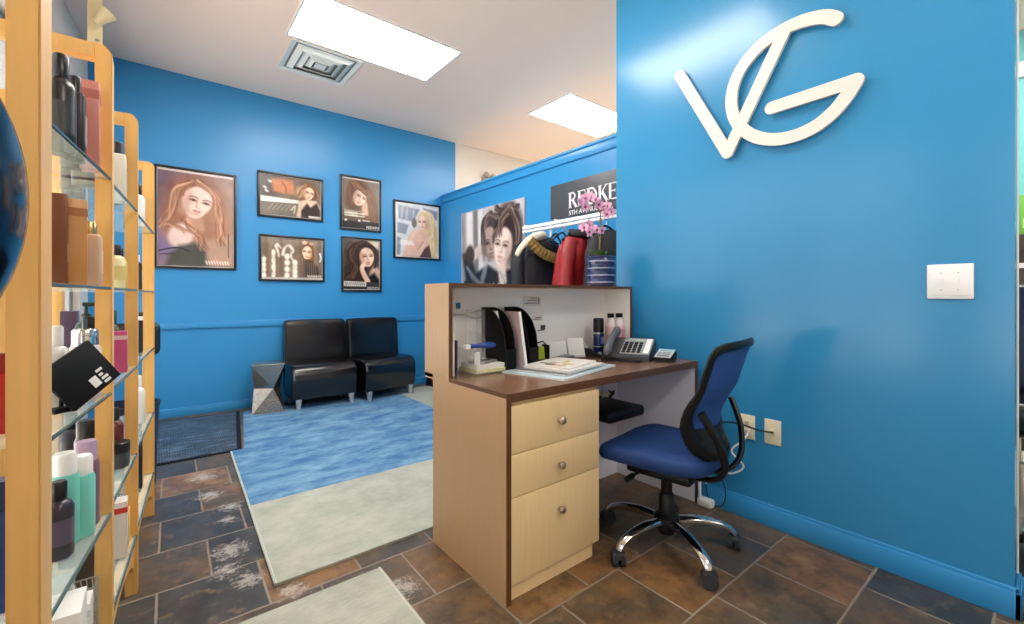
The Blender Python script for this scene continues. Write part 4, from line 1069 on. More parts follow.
stems = [[(-0.02, 0.0, 0.16), (-0.02, -0.01, 0.32), (-0.03, -0.02, 0.42), (-0.09, -0.03, 0.48), (-0.17, -0.04, 0.495), (-0.25, -0.05, 0.47)], [(-0.02, 0.005, 0.16), (-0.03, -0.01, 0.28), (-0.09, -0.03, 0.328), (-0.16, -0.04, 0.34), (-0.23, -0.05, 0.325)],
         [(-0.026, -0.014, 0.36), (-0.03, -0.02, 0.44), (-0.01, -0.03, 0.46), (0.01, -0.04, 0.44)]]
for s_ in stems: MB().tube(spline(s_), 0.0035, 6).build('stem', STEM, oc)
PINK = mat('orchid_pink', srgb(228, 176, 206), 0.55, noise=0.15, nscale=30); MAG = colour('orchid_throat', 170, 50, 110, 0.5)
rnd = random.Random(11)
spots = [(-0.15, -.06, .53), (-0.115, -.065, .555), (-0.075, -.07, .565), (-0.035, -.065, .555), (0.0, -.06, .535), (0.04, -.06, .53), (0.075, -.065, .535), (0.105, -.065, .505), (0.07, -.06, .485), (-0.13, -.07, .505), (-0.13, -.065, .345), (-0.095, -.065, .365), (-0.06, -.06, .35), (-0.10, -.07, .325), (-0.02, -.06, .345), (0.03, -.055, .35)]
for x, y, z in spots:
    x -= 0.10; z -= 0.06 if z > 0.42 else 0.02
    fl = MB(); R_ = 0.031 * rnd.uniform(0.85, 1.1); tw = rnd.uniform(-.3, .3)
    M = Matrix.Translation((x, y, z)) @ Matrix.Rotation(rnd.uniform(-.5, .5) - 0.5, 4, 'Z') @ Matrix.Rotation(rnd.uniform(-.35, .35), 4, 'X') @ Matrix.Rotation(tw, 4, 'Y')
    for k, w in enumerate((0.62, 1.05, 0.6, 0.6, 1.05)):
        a = math.radians(90 + 72 * k); ca, sa = math.cos(a), math.sin(a)
        def pf(u, v, ca=ca, sa=sa, w=w):
            b = (2 * v - 1) * 0.5 * w * math.sin(math.pi * min(1, 0.08 + 0.9 * u)) ** 0.8; d_ = 0.12 + 0.95 * u
            return (R_ * (ca * d_ - sa * b), R_ * (-0.15 - 0.25 * math.sin(u * 2.4) + 0.2 * abs(b)), R_ * (sa * d_ + ca * b))
        fl.slab(pf, 5, 4, (0, 0.0012, 0))
    f_ = fl.xf(M).build('flower', PINK, oc)
    MB().ball((0, -0.012, -0.003), (0.006, 0.008, 0.008), 8).xf(M).build('throat', MAG, f_)

# ------------------------------------------------------------------ things on the desk
DT = DZ + 0.0004


def file_holder(x, y1, label):
    t = thing('magazine_file', label, 'magazine holder', (x, y1, DT), group='black magazine files on the desk')
    h, dp, w = 0.295, 0.20, 0.055
    out = [(0, 0), (0, h)] + [(-0.02 - (dp - 0.03) * math.sin(a) * 1.0, 0.11 + (h - 0.11) * math.cos(a)) for a in np.linspace(0, math.pi / 2, 14)] + [(-dp, 0.10), (-dp, 0)]
    for xx in (0, w): MB().prism(out, 'x', xx - 0.0025, xx + 0.0025).build('side_board', BLACK_M, t)
    MB().box((0.0025, -0.005, 0), (w - 0.0025, 0, h)).build('back_board', BLACK_M, t)
    MB().box((0.0025, -dp, 0.003), (w - 0.0025, -dp + 0.005, 0.10)).build('front_board', BLACK_M, t)
    MB().box((0.0025, -dp + 0.005, 0), (w - 0.0025, -0.005, 0.004)).build('base_board', BLACK_M, t)
    return t


file_holder(1.262, 1.815, 'black curved magazine file behind the clear organiser, left of the pink folder')
file_holder(1.405, 1.815, 'black curved magazine file to the right of the pink folder')


def upright(name, cat, label, x, y0, y1, h, th, m, slope=0.0, lean=0.0):
    b = MB().prism([(0, 0), (y1 - y0, 0), (y1 - y0, h), (0.0 + slope, h)], 'x', 0, th)
    return tag(b.build(name, m, None, loc=(x, y0, DT), rot=(0, lean, 0)), label, cat)


upright('paper_folder', 'folder', 'cream folder standing against the left counter side', 0.994, 1.66, 1.82, 0.262, 0.006, colour('cream_card', 216, 206, 178, 0.6))
upright('paper_folder', 'folder', 'white folder standing second from the left counter side', 1.008, 1.67, 1.82, 0.235, 0.008, PAPER)
upright('paper_folder', 'folder', 'dark slate folder standing third from the left counter side', 1.024, 1.665, 1.81, 0.155, 0.005, colour('slate_card', 60, 70, 92, 0.5))
upright('paper_folder', 'folder', 'white folder leaning inside the left black magazine file', 1.285, 1.64, 1.80, 0.278, 0.012, PAPER, 0.09)
pf_ = thing('paper_folder', 'tall pinkish folder standing between the two black magazine files', 'folder', (1.352, 1.585, DT))
MB().prism([(0, 0), (0.2, 0), (0.2, 0.275), (0.055, 0.275)], 'x', 0, 0.014).build('cover', colour('pale_pink_card', 206, 178, 184, 0.5), pf_)
MB().prism([(-0.004, 0), (0.0, 0), (0.055, 0.275), (0.051, 0.275)], 'x', 0, 0.014).build('white_spine', PAPER, pf_)
# clear organiser
org = thing('desk_organiser', 'clear acrylic tray organiser with paper pads at the left end of the desk', 'organiser', (1.09, 1.615, DT))
for a, b in (((0, 0, 0), (0.19, 0.17, 0.004)), ((0, 0, 0.004), (0.004, 0.17, 0.115)), ((0.186, 0, 0.004), (0.19, 0.17, 0.10)), ((0.06, 0.165, 0.004), (0.19, 0.17, 0.285)), ((0.004, 0, 0.004), (0.05, 0.004, 0.10)), ((0.112, 0.12, 0.004), (0.116, 0.165, 0.285))):
    MB().box(a, b, 0.001).build('acrylic_panel', ACRYL, org)
curve = [(0, 0), (0, 0.17)] + [(0.17 - 0.0 * a, 0.17) for a in (0,)] 
MB().prism([(0.0, 0.004)] + [(0.12 * (1 - math.cos(a)) * 1.0, 0.17 * math.sin(a)) for a in np.linspace(0.02, math.pi / 2, 10)][0:0] + [(0.12, 0.004), (0.118, 0.10), (0.09, 0.155), (0.045, 0.18), (0.0, 0.185)], 'y', 0.158, 0.162).xf(Matrix.Translation((0.066, 0, 0))).build('curved_divider', ACRYL, org)
tag(MB().box((0.008, 0.006, 0.0055), (0.18, 0.15, 0.022), 0.002).build('note_pad', colour('yellow_pad', 228, 222, 160, 0.6), None, loc=(1.09, 1.615, DT)), 'thick pale yellow note pad lying at the bottom of the clear organiser', 'note pad')
tag(MB().box((0.016, 0.012, 0.0225), (0.178, 0.145, 0.042), 0.001).build('paper_stack', PAPER, None, loc=(1.09, 1.615, DT)), 'stack of white slips on the yellow pad in the clear organiser', 'paper')
tag(MB().box((-0.06, -0.04, 0.0), (0.06, 0.04, 0.012), 0.003).box((-0.05, -0.03, 0.0115), (0.02, 0.03, 0.0125), m=1).build('calculator', [colour('grey_case', 140, 140, 142, 0.4), colour('dark_lcd', 60, 62, 60, 0.2)], None, loc=(1.18, 1.69, DT + 0.0425), rot=(0, 0, 0.3)), 'flat grey calculator on the paper slips in the clear organiser', 'calculator')
wc_ = tag(MB().box((0, 0, 0), (0.028, 0.005, 0.055)).build('white_card', PAPER, None, loc=(1.098, 1.632, DT + 0.045), rot=(-0.05, 0, 0)), 'small white card standing at the front left of the clear organiser', 'card')
br = thing('hair_brush', 'blue handled brush lying across the clear organiser', 'brush', (1.112, 1.628, 0.888), math.radians(-6))
hb = spline([(-0.045, 0, 0), (-0.02, 0, 0.001), (0.02, 0, 0.002), (0.06, 0, 0.001), (0.09, 0, 0)], 5); MB().tube(hb, [0.009, 0.010, 0.011, 0.0105, 0.010, 0.009, 0.0085, 0.009, 0.010, 0.0115, 0.0125, 0.0135, 0.014, 0.0145, 0.0145, 0.014, 0.013, 0.0115, 0.010, 0.008, 0.005], 12).build('handle', colour('brush_blue', 28, 66, 150, 0.35), br)
MB().box((-0.066, -0.016, -0.010), (-0.044, 0.016, 0.010), 0.003).build('bristle_head', PAPER, br)
# ring-shaped tape hanging on the white back panel
tg = thing('wire_ring', 'round wire ring and clip hanging on the white counter back, above the organiser', 'ring', (1.235, 1.84, 1.02))
MB().tube([(0.055 * math.cos(a), -0.014, 0.016 * math.sin(a)) for a in np.linspace(0, 2 * math.pi, 30)], 0.0055, 8).build('ring', STEEL, tg)
MB().tube([(-0.055, -0.012, 0), (-0.085, -0.004, -0.002), (-0.115, -0.002, 0)], 0.003, 6).box((-0.13, -0.006, -0.008), (-0.112, 0, 0.008), 0.002).build('clip', STEEL, tg)
tag(MB().box((0, -0.0025, 0), (0.024, 0, 0.03)).build('paper_note', colour('teal_note', 44, 128, 158, 0.6)), 'tiny teal note stuck on the white counter back near the left corner', 'note').location = (1.128, 1.8415, 1.048)
for i, (x, z, w, h, c_, lab, lines) in enumerate(((1.555, 1.055, 0.125, 0.055, (224, 222, 216), 'white notice with grey print stuck highest on the counter back', 3), (1.61, 0.97, 0.09, 0.035, (222, 218, 212), 'small printed note stuck on the counter back below the top notice', 2), (1.645, 0.90, 0.08, 0.062, (238, 236, 230), 'white note with a black square above the green pad', 1))):
    o = thing('paper_note', lab, 'note', (x, 1.842, z))
    MB().box((0, -0.0015, 0), (w, 0, h)).build('sheet', colour('note_sheet_%d' % i, *c_, 0.6), o)
    pr = MB()
    for k in range(lines): pr.box((0.01 + 0.02 * k, -0.0022, h * (0.25 + 0.25 * k)), (w * 0.8, -0.0016, h * (0.25 + 0.25 * k) + 0.004))
    if i == 0: pr.box((0.108, -0.0022, 0.012), (0.114, -0.0016, 0.045))
    if i == 2: pr.box((0.035, -0.0022, 0.02), (0.07, -0.0016, 0.046))
    pr.build('print', colour('note_ink_%d' % i, 70, 68, 66, 0.6), o)
gp = thing('pad_holder', 'black wire pad holder with lime green notes in front of the counter back', 'note holder', (1.535, 1.75, DT))
MB().box((0, 0.0, 0), (0.135, 0.06, 0.008), 0.002).box((0, 0.054, 0.008), (0.135, 0.06, 0.04), 0.001).box((0.128, 0.004, 0.008), (0.135, 0.06, 0.085), 0.002).tube([(0.002, 0.05, 0.01), (0.002, 0.055, 0.085), (0.131, 0.055, 0.10), (0.131, 0.03, 0.085)], 0.004).build('holder', BLACK, gp)
MB().box((0.006, 0.028, 0.009), (0.122, 0.05, 0.078), M=Matrix.Rotation(-0.12, 4, 'X')).build('lime_notes', colour('lime_paper', 178, 200, 54, 0.6), gp)
for x, y, w, h, rz, lab, th in ((1.672, 1.765, 0.15, 0.098, -0.05, 'wide white card display leaning on the counter back, left one', 0.35), (1.815, 1.745, 0.10, 0.115, -0.35, 'white card display tilted in front of the counter back, right one', 0.32)):
    o = thing('card_display', lab, 'card', (x, y, DT), rz, 'white cards leaning on the counter back')
    M = Matrix.Rotation(-th, 4, 'X')
    MB().box((0, 0, 0.004), (w, 0.003, h), M=M).build('card', PAPER, o)
    MB().box((0.01, -0.008, 0), (w - 0.01, 0.05, 0.004)).box((0.01, -0.008, 0.004), (w - 0.01, -0.005, 0.014)).build('stand', ACRYL, o)
tag(MB().box((0, 0, 0), (0.13, 0.07, 0.022), 0.008).build('stapler', colour('stapler_grey', 96, 96, 100, 0.35), None, loc=(1.70, 1.665, DT), rot=(0, 0, 0.35)), 'grey stapler lying in front of the white cards', 'stapler')
# magazines
mags = [(1.305, 1.285, 0.50, 0.33, 0.24, (196, 214, 224), 'pale blue open magazine lying under the whole stack on the desk', 0.007), (1.36, 1.325, 0.36, 0.27, 0.30, (92, 96, 104), 'grey covered magazine second from the bottom of the stack', 0.008), (1.385, 1.335, 0.32, 0.25, 0.22, (226, 222, 214), 'white magazine third from the bottom of the stack', 0.010), (1.41, 1.355, 0.29, 0.22, 0.30, (232, 226, 214), 'topmost magazine of the stack, cover with small dark pictures', 0.008)]
zz = DT
for i, (x, y, w, d_, rz, c_, lab, th) in enumerate(mags):
    o = thing('magazine', lab, 'magazine', (x, y, zz), rz, 'stacked magazines on the desk')
    MB().box((0.002, 0.002, 0.001), (w - 0.002, d_ - 0.002, th - 0.001)).build('pages', PAPER, o)
    MB().box((0, 0, th - 0.001), (w, d_, th)).box((0, 0, 0), (w, d_, 0.001)).build('cover', colour('magazine_cover_%d' % i, *c_, 0.3), o)
    if i == 3:
        rnd = random.Random(8); pr = MB()
        for k in range(9):
            a, b = rnd.uniform(0.02, w - 0.09), rnd.uniform(0.02, d_ - 0.06); pr.box((a, b, th), (a + rnd.uniform(.02, .07), b + rnd.uniform(.01, .05), th + 0.0006 + 0.0001 * k), m=k % 3)
        pr.build('cover_pictures', [colour('ink_dark', 86, 74, 70, .4), colour('ink_rose', 206, 170, 150, .4), colour('ink_gold', 206, 190, 130, .4)], o)
    if i == 0:
        pr = MB()
        for k in range(7): pr.box((w - 0.13, 0.03 + 0.03 * k, th), (w - 0.02 - 0.02 * (k % 3), 0.036 + 0.03 * k, th + 0.0005))
        pr.build('printed_lines', colour('ink_grey', 110, 130, 150, .5), o)
    zz += th + 0.0003
for k, (x, y, rz, c_, lab) in enumerate(((1.44, 1.66, 0.5, (30, 30, 34), 'black pen lying beside the magazine stack, nearest the pink folder'), (1.50, 1.70, 0.2, (120, 120, 126), 'grey pen lying behind the magazine stack'), (1.54, 1.675, 0.35, (40, 40, 44), 'black pen lying below the green note pad'))):
    o = thing('pen', lab, 'pen', (x, y, DT + 0.0045), rz, 'pens on the desk')
    MB().cyl((0, 0, 0), (0.115, 0, 0), 0.0042, seg=10).build('barrel', colour('pen_%d' % k, *c_, 0.3), o); MB().cyl((0.115, 0, 0), (0.13, 0, 0), 0.0042, 0.0008, seg=10).build('tip', STEEL, o)
# telephone
ph = thing('desk_phone', 'grey corded office phone near the right end of the desk', 'telephone', (2.085, 1.54, DT), math.radians(-66)); ph.scale = (1.12, 1.12, 1.12)
BODY = colour('phone_charcoal', 66, 68, 70, 0.4)
wd = [(-0.105, 0), (0.105, 0), (0.105, 0.088), (0.07, 0.096), (-0.105, 0.022)]
MB().prism(wd, 'x', -0.115, 0.115, bev=0.004).build('base', BODY, ph)
sl = math.atan2(0.074, 0.175); PM = Matrix.Translation((0, -0.105, 0.0225)) @ Matrix.Rotation(sl, 4, 'X')
MB().box((-0.03, 0.02, 0.0), (0.112, 0.178, 0.004), 0.0015, M=PM).build('face_plate', colour('phone_silver', 150, 152, 150, 0.35), ph)
MB().box((-0.02, 0.145, 0.004), (0.072, 0.17, 0.006), M=PM).build('screen', colour('phone_screen', 176, 186, 178, 0.15), ph)
MB().box((0.08, 0.03, 0.004), (0.106, 0.172, 0.006), M=PM).build('speed_dial_card', PAPER, ph)
for r_ in range(5):
    for c__ in range(4): MB().box((-0.022 + 0.024 * c__, 0.03 + 0.022 * r_, 0.004), (-0.005 + 0.024 * c__, 0.044 + 0.022 * r_, 0.008), 0.001, M=PM).build('key', BLACK, ph)
hs = MB().tube(spline([(-0.078, -0.012, 0.018), (-0.078, 0.0, 0.034), (-0.078, 0.09, 0.046), (-0.078, 0.185, 0.034), (-0.078, 0.197, 0.018)], 5), [0.018, 0.024, 0.027, 0.028, 0.027, 0.026, 0.024, 0.022, 0.021, 0.020, 0.020, 0.020, 0.021, 0.022, 0.024, 0.026, 0.028, 0.028, 0.027, 0.024, 0.018], 14, flat=0.75)
hs.xf(PM).build('handset', colour('handset_grey', 104, 106, 108, 0.35), ph)
cpath = spline([(-0.09, -0.105, 0.008), (-0.10, -0.15, 0.008), (-0.04, -0.19, 0.008), (0.06, -0.175, 0.008), (0.075, -0.145, 0.008), (0.0, -0.14, 0.008), (-0.07, -0.112, 0.008)], 40); coil = []
for i, p_ in enumerate(cpath): coil.append((p_.x + 0.0045 * math.cos(i * 1.3), p_.y + 0.002 * math.cos(i * 1.3), 0.008 + 0.0045 * math.sin(i * 1.3)))
MB().tube(coil, 0.0022, 5).build('coiled_cord', BLACK, ph)
tm = thing('card_terminal', 'small grey and black card terminal at the right end of the desk', 'card terminal', (2.135, 1.345, DT), math.radians(-74))
MB().prism([(-0.06, 0), (0.06, 0), (0.06, 0.05), (0.045, 0.056), (-0.06, 0.022)], 'x', -0.045, 0.045, bev=0.006).build('base', BLACK, tm)
sl = math.atan2(0.034, 0.105); PM = Matrix.Translation((0, -0.06, 0.0225)) @ Matrix.Rotation(sl, 4, 'X')
MB().box((-0.043, 0.004, 0), (0.043, 0.108, 0.006), 0.003, M=PM).build('top_shell', colour('terminal_grey', 190, 192, 192, 0.35), tm)
MB().box((-0.034, 0.076, 0.006), (0.034, 0.102, 0.0072), M=PM).build('screen', colour('terminal_screen', 150, 196, 204, 0.15), tm)
for r_ in range(2):
    for c__ in range(3): MB().box((-0.032 + 0.023 * c__, 0.034 + 0.018 * r_, 0.006), (-0.014 + 0.023 * c__, 0.046 + 0.018 * r_, 0.009), 0.001, M=PM).build('key', colour('key_grey', 150, 152, 152, .4), tm)
MB().box((-0.03, 0.012, 0.006), (0.03, 0.024, 0.0075), M=PM).build('label_strip', colour('strip_grey', 110, 112, 116, .4), tm)
# bottles and tape dispenser in the corner
for i, (x, y, lab) in enumerate(((2.138, 1.715, 'clear bottle of pink liquid with black flip cap, left of the pair behind the phone'), (2.200, 1.700, 'clear bottle of pink liquid with black flip cap, right of the pair behind the phone'))):
    o = thing('lotion_bottle', lab, 'bottle', (x, y, DT), group='pink bottles in the counter corner')
    MB().lathe([(0.028, 0), (0.031, 0.004), (0.031, 0.165), (0.028, 0.19), (0.018, 0.212), (0.012, 0.22)], seg=24).build('body', colour('pink_lotion_%d' % i, 238, 190, 190, 0.2), o)
    MB().lathe([(0.0312, 0.168), (0.0285, 0.1905), (0.0185, 0.2125), (0.0125, 0.2202)], seg=24, cap=False).build('clear_shoulder', colour('frosted_%d' % i, 240, 222, 220, 0.2), o)
    MB().box((-0.015, -0.015, 0.22), (0.015, 0.015, 0.246), 0.003).build('cap', BLACK, o)
    MB().box((-0.012, -0.0325, 0.10), (0.014, -0.030, 0.15)).build('printed_mark', colour('rose_ink_%d' % i, 206, 140, 146, .4), o)
o = thing('spray_can', 'navy aerosol can with tall black cap, left of the pink bottles', 'spray can', (2.05, 1.735, DT))
MB().lathe([(0.03, 0), (0.032, 0.004), (0.032, 0.13), (0.03, 0.14)]).build('can', colour('can_navy', 30, 44, 92, 0.25), o)
MB().lathe([(0.031, 0.14), (0.032, 0.144), (0.032, 0.212), (0.027, 0.22)]).build('cap', BLACK, o)
MB().lathe([(0.0323, 0.126), (0.0323, 0.136)], cap=False).lathe([(0.0323, 0.05), (0.0323, 0.056)], cap=False).build('silver_bands', STEEL, o)
MB().box((-0.016, -0.034, 0.07), (0.008, -0.031, 0.11)).build('printed_mark', colour('can_mark', 130, 146, 190, .4), o)
o = thing('tape_dispenser', 'black tape dispenser in front of the navy can', 'tape dispenser', (1.945, 1.715, DT), math.radians(-60))
MB().prism([(-0.07, 0), (0.075, 0), (0.075, 0.012), (0.055, 0.025), (0.03, 0.02), (0.0, 0.05), (-0.045, 0.055), (-0.07, 0.04)], 'y', -0.022, 0.022, bev=0.004).build('body', BLACK, o)
MB().cyl((-0.03, -0.012, 0.052), (-0.03, 0.012, 0.052), 0.026, seg=24).build('tape_roll', colour('tape', 196, 196, 190, 0.3), o)
MB().box((0.052, -0.012, 0.018), (0.07, 0.012, 0.03)).build('cutter', STEEL, o)

# ------------------------------------------------------------------ honey-pine display shelving
POSTS = [(-0.150, 1.06), (-0.095, 1.61), (-0.056, 2.16), (-0.010, 2.88)]      # front right corner of each front post
PW, PD, SD, RH = 0.036, 0.080, 0.37, 1.785
rk = thing('display_shelving', 'honey-coloured wooden display shelving with glass shelves of hair products at the left', 'shelving', (-0.25, 2.0, 0))
SHELVES = [0.22, 0.525, 0.85, 1.135, 1.43]
for i, (px, py) in enumerate(POSTS):
    w_ = (0.040, 0.034, 0.037, 0.048)[i]; PD = (0.100, 0.080, 0.080, 0.080)[i]; FP = py + PD
    MB().prism([(px - w_, 0), (px, 0), (px, RH - 0.02), (px - 0.012, RH - 0.004), (px - 0.02, RH), (px - w_, RH)], 'y', py, py + PD, bev=0.003).build('front_post', HONEY, rk, True)
    MB().box((px - SD, py, 0), (px - SD + 0.04, py + PD, RH), 0.003).build('rear_post', HONEY, rk, True)
    MB().box((px - SD + 0.04, py + 0.002, RH - 0.040), (px - w_, py + 0.042, RH - 0.001), 0.002).build('top_rail', HONEY, rk, True)
    MB().box((px - SD + 0.04, py + 0.02, 0.14), (px - w_, py + PD - 0.02, 0.19), 0.002).build('cross_rail', HONEY, rk, True)
for i in range(3):
    (ax, ay), (bx_, by_) = POSTS[i], POSTS[i + 1]; ay += (0.1 if i == 0 else 0.08)
    L = by_ - ay; f = lambda t: ax + (bx_ - ax) * t
    # arched rail low on the front
    arch = [(ay, 0.21), (by_, 0.21), (by_, 0.085)] + [(by_ - L * t, 0.085 + 0.075 * math.sin(math.pi * t) ** 0.5) for t in np.linspace(0.04, 0.96, 14)] + [(ay, 0.085)]
    mb = MB().prism(arch, 'x', -0.011, 0.011)
    for v in mb.bm.verts: v.co.x += f((v.co.y - ay) / L) - 0.022
    mb.build('arched_rail', HONEY, rk, True)
    mb = MB().box((-0.011, ay, 0.15), (0.011, by_, 0.21))
    for v in mb.bm.verts: v.co.x += f((v.co.y - ay) / L) - SD + 0.03
    mb.build('rear_rail', HONEY, rk, True)
    for z in SHELVES:
        poly = [(f(0) - 0.004, ay), (f(1) - 0.004, by_), (f(1) - SD + 0.05, by_), (f(0) - SD + 0.05, ay)]
        sh = MB().prism(poly, 'z', z - 0.008, z).build('glass_shelf', GLASS, rk, True)
        MB().tube([(f(0) - 0.004, ay, z - 0.004), (f(1) - 0.004, by_, z - 0.004)], 0.0042, 6).build('glass_edge', GLASS_EDGE, sh, True)

_mc = {}


def pm(c, rough=0.3):
    k = (c, rough)
    if k not in _mc: _mc[k] = mat('product_%d_%d_%d' % c, srgb(*c), rough)
    return _mc[k]


GOLD = mat('bronze_metal', srgb(196, 160, 112), 0.25, 0.9)
METALS = {'chrome': CHROME, 'gold': GOLD}


def product(kind, X, Y, s, h, r, body, cap, label, mark=None, rz=0.0, group='hair products on the glass shelves'):
    """one bottle, tube, jar or carton standing on shelf s"""
    z = SHELVES[s] + 0.0004
    cm = METALS.get(cap) or (pm(cap) if cap else None); bmx = METALS.get(body) or pm(body)
    nm = {'round': 'shampoo_bottle', 'square': 'square_bottle', 'tube': 'hair_tube', 'box': 'product_carton', 'can': 'spray_can', 'pump': 'pump_bottle', 'jar': 'hair_jar'}[kind]
    ct = {'round': 'bottle', 'square': 'bottle', 'tube': 'tube', 'box': 'box', 'can': 'spray can', 'pump': 'bottle', 'jar': 'jar'}[kind]
    t = thing(nm, label, ct, (X, Y, z), rz, group)
    if kind in ('round', 'pump'):
        k = 0.76 * h
        MB().lathe([(r * .9, 0), (r, .006), (r, k * .86), (r * .8, k * .95), (r * .45, k)], seg=20).build('body', bmx, t)
        if kind == 'round': MB().lathe([(r * .52, k), (r * .55, k + .004), (r * .55, h - .004), (r * .45, h)], seg=18).build('cap', cm, t)
        else:
            MB().lathe([(r * .45, k), (r * .45, k + .02), (r * .18, k + .024), (r * .18, h - .012)], seg=14).box((-r * .3, -r * .3, h - .014), (r * 1.15, r * .3, h), .003).build('pump_head', cm, t)
        if mark: MB().lathe([(r * 1.012, k * .25), (r * 1.012, k * .68)], seg=20, cap=False).build('paper_label', pm(mark), t)
    elif kind == 'square':
        k = 0.8 * h
        MB().box((-r * .8, -r, 0), (r * .8, r, k), min(.008, r * .3), seg=3).build('body', bmx, t)
        MB().lathe([(r * .5, k - .001), (r * .5, h - .003), (r * .44, h)], seg=16).build('cap', cm, t)
        if mark: MB().box((r * .8, -r * .7, k * .25), (r * .8 + .0012, r * .7, k * .7)).build('paper_label', pm(mark), t)
    elif kind == 'tube':
        k = 0.24 * h; rings = []
        for q_ in np.linspace(0, 1, 7):
            e = (1 - q_); rings.append([(r * math.cos(a) * (1 - 0.0 * q_) * (0.12 + 0.88 * e ** .7), r * math.sin(a) * (1 + .18 * q_), k + (h - k) * q_) for a in np.linspace(0, 2 * math.pi, 20, endpoint=False)])
        MB().rings(rings).build('body', bmx, t); MB().lathe([(r * .8, 0), (r * .86, .004), (r * .92, k)], seg=20).build('cap', cm, t)
    elif kind == 'box':
        MB().box((-r * .7, -r, 0), (r * .7, r, h), .0015).build('carton', bmx, t)
        if cap: MB().box((-r * .7 - .0006, -r - .0006, h * .8), (r * .7 + .0006, r + .0006, h * .9)).build('colour_band', cm, t)
        if mark: MB().box((r * .7, -r * .6, h * .25), (r * .7 + .0011, r * .6, h * .45)).build('paper_label', pm(mark), t)
    elif kind == 'can':
        MB().lathe([(r * .94, 0), (r, .005), (r, h * .72), (r * .86, h * .77)], seg=20).build('can', bmx, t); MB().lathe([(r * .84, h * .77), (r * .84, h * .97), (r * .7, h)], seg=20).build('cap', cm, t)
        if mark: MB().lathe([(r * 1.01, h * .3), (r * 1.01, h * .5)], seg=20, cap=False).build('paper_label', pm(mark), t)
    elif kind == 'jar':
        MB().lathe([(r * .92, 0), (r, .005), (r, h * .6)], seg=20).build('jar', bmx, t); MB().lathe([(r * 1.03, h * .6), (r * 1.03, h * .97), (r * .95, h)], seg=20).build('lid', cm, t)
    return t


K, W_, CR, SL = (24, 24, 26), (236, 234, 230), (226, 214, 190), (120, 120, 124)
# first bay: between the near post and the second post
product('round', -0.170, 1.42, 4, 0.225, 0.026, (30, 32, 32), K, 'tall black bottle on the top glass shelf, close behind the near wooden post', (60, 62, 62))
product('square', -0.154, 1.485, 4, 0.205, 0.024, (34, 34, 38), K, 'square black bottle with pale label in the middle of the top glass shelf', (176, 170, 172))
product('round', -0.166, 1.555, 4, 0.185, 0.022, (58, 40, 38), 'chrome', 'dark brown bottle with chrome cap beside the rose carton on the top shelf', (198, 186, 182))
product('box', -0.133, 1.556, 4, 0.222, 0.026, (206, 132, 120), (182, 104, 94), 'tall rose pink carton on the top glass shelf beside the second post')
product('box', -0.172, 1.40, 3, 0.20, 0.024, (112, 62, 36), None, 'dark copper carton on the second glass shelf, nearest the near post', (196, 160, 120))
product('box', -0.150, 1.43, 3, 0.195, 0.027, (206, 146, 84), (176, 112, 60), 'bright copper carton with pale label at the front of the second glass shelf', (236, 206, 172), 0.25)
product('box', -0.152, 1.503, 3, 0.165, 0.024, (196, 132, 70), None, 'shorter copper carton just behind the bright copper one on the second shelf')
product('square', -0.135, 1.565, 3, 0.165, 0.029, (206, 176, 150), 'gold', 'beige bottle with wide bronze cap beside the second post on the second shelf', (226, 204, 184))
bk_ = thing('price_display', 'black display card with white lettering leaning on the third glass shelf', 'display', (-0.182, 1.355, 0.8504), math.radians(-50))
DM = Matrix.Rotation(math.radians(-12), 4, 'Y') @ Matrix.Translation((0, 0.05, 0.0)) @ Matrix.Rotation(math.radians(-58), 4, 'X') @ Matrix.Translation((0, -0.055, 0.0))
MB().box((-0.006, -0.055, 0.0), (0.004, 0.055, 0.125), 0.002, M=DM).build('panel', BLACK_M, bk_)
MB().box((-0.035, 0.02, 0.0), (-0.012, 0.06, 0.012), 0.002).tube([(-0.024, 0.04, 0.006), (-0.022, 0.04, 0.06)], 0.004).build('stand', BLACK_M, bk_)
MB().box((0.0042, 0.018, 0.062), (0.0052, 0.042, 0.08), M=DM).build('white_mark', PAPER, bk_)
for k, (dy, h_) in enumerate(((0.0, 0.02), (0.016, 0.012), (0.03, 0.02), (0.044, 0.02))): MB().box((0.0042, 0.010 + dy * 0.7, 0.086), (0.0052, 0.016 + dy * 0.7, 0.086 + h_ * .8), M=DM).build('white_mark', PAPER, bk_)
product('round', -0.185, 1.47, 2, 0.19, 0.026, (206, 204, 200), W_, 'pale frosted bottle behind the black display card on the third shelf', (226, 220, 214))
product('can', -0.140, 1.53, 2, 0.178, 0.030, (222, 204, 200), 'chrome', 'large pale pink bottle with chrome cap on the third shelf by the second post', (240, 232, 228))
product('round', -0.172, 1.41, 1, 0.17, 0.026, (52, 46, 54), K, 'dark plum bottle on the fourth shelf, left of the teal bottles', (90, 80, 96))
product('can', -0.170, 1.475, 1, 0.215, 0.026, (112, 196, 180), W_, 'teal bottle with wide white cap standing at the back on the fourth glass shelf')
product('can', -0.145, 1.505, 1, 0.195, 0.026, (120, 206, 190), W_, 'teal bottle with wide white cap standing in front on the fourth glass shelf')
product('can', -0.141, 1.563, 1, 0.215, 0.026, (120, 84, 98), (176, 150, 172), 'mauve bottle with lilac cap on the fourth shelf by the second post')
product('round', -0.215, 1.50, 1, 0.24, 0.027, (166, 146, 176), (190, 172, 196), 'tall lilac bottle at the back of the fourth shelf behind the teal bottles')
product('box', -0.165, 1.36, 0, 0.22, 0.055, (234, 232, 226), None, 'large white carton on the lowest glass shelf behind the near post', (210, 208, 204))
product('box', -0.150, 1.50, 0, 0.15, 0.035, (222, 222, 216), (196, 200, 196), 'small white carton on the lowest glass shelf, right of the large one')
wb = thing('wire_basket', 'dark wire basket on the lowest glass shelf by the second post', 'basket', (-0.150, 1.570, SHELVES[0] + 0.0004), 0, None)
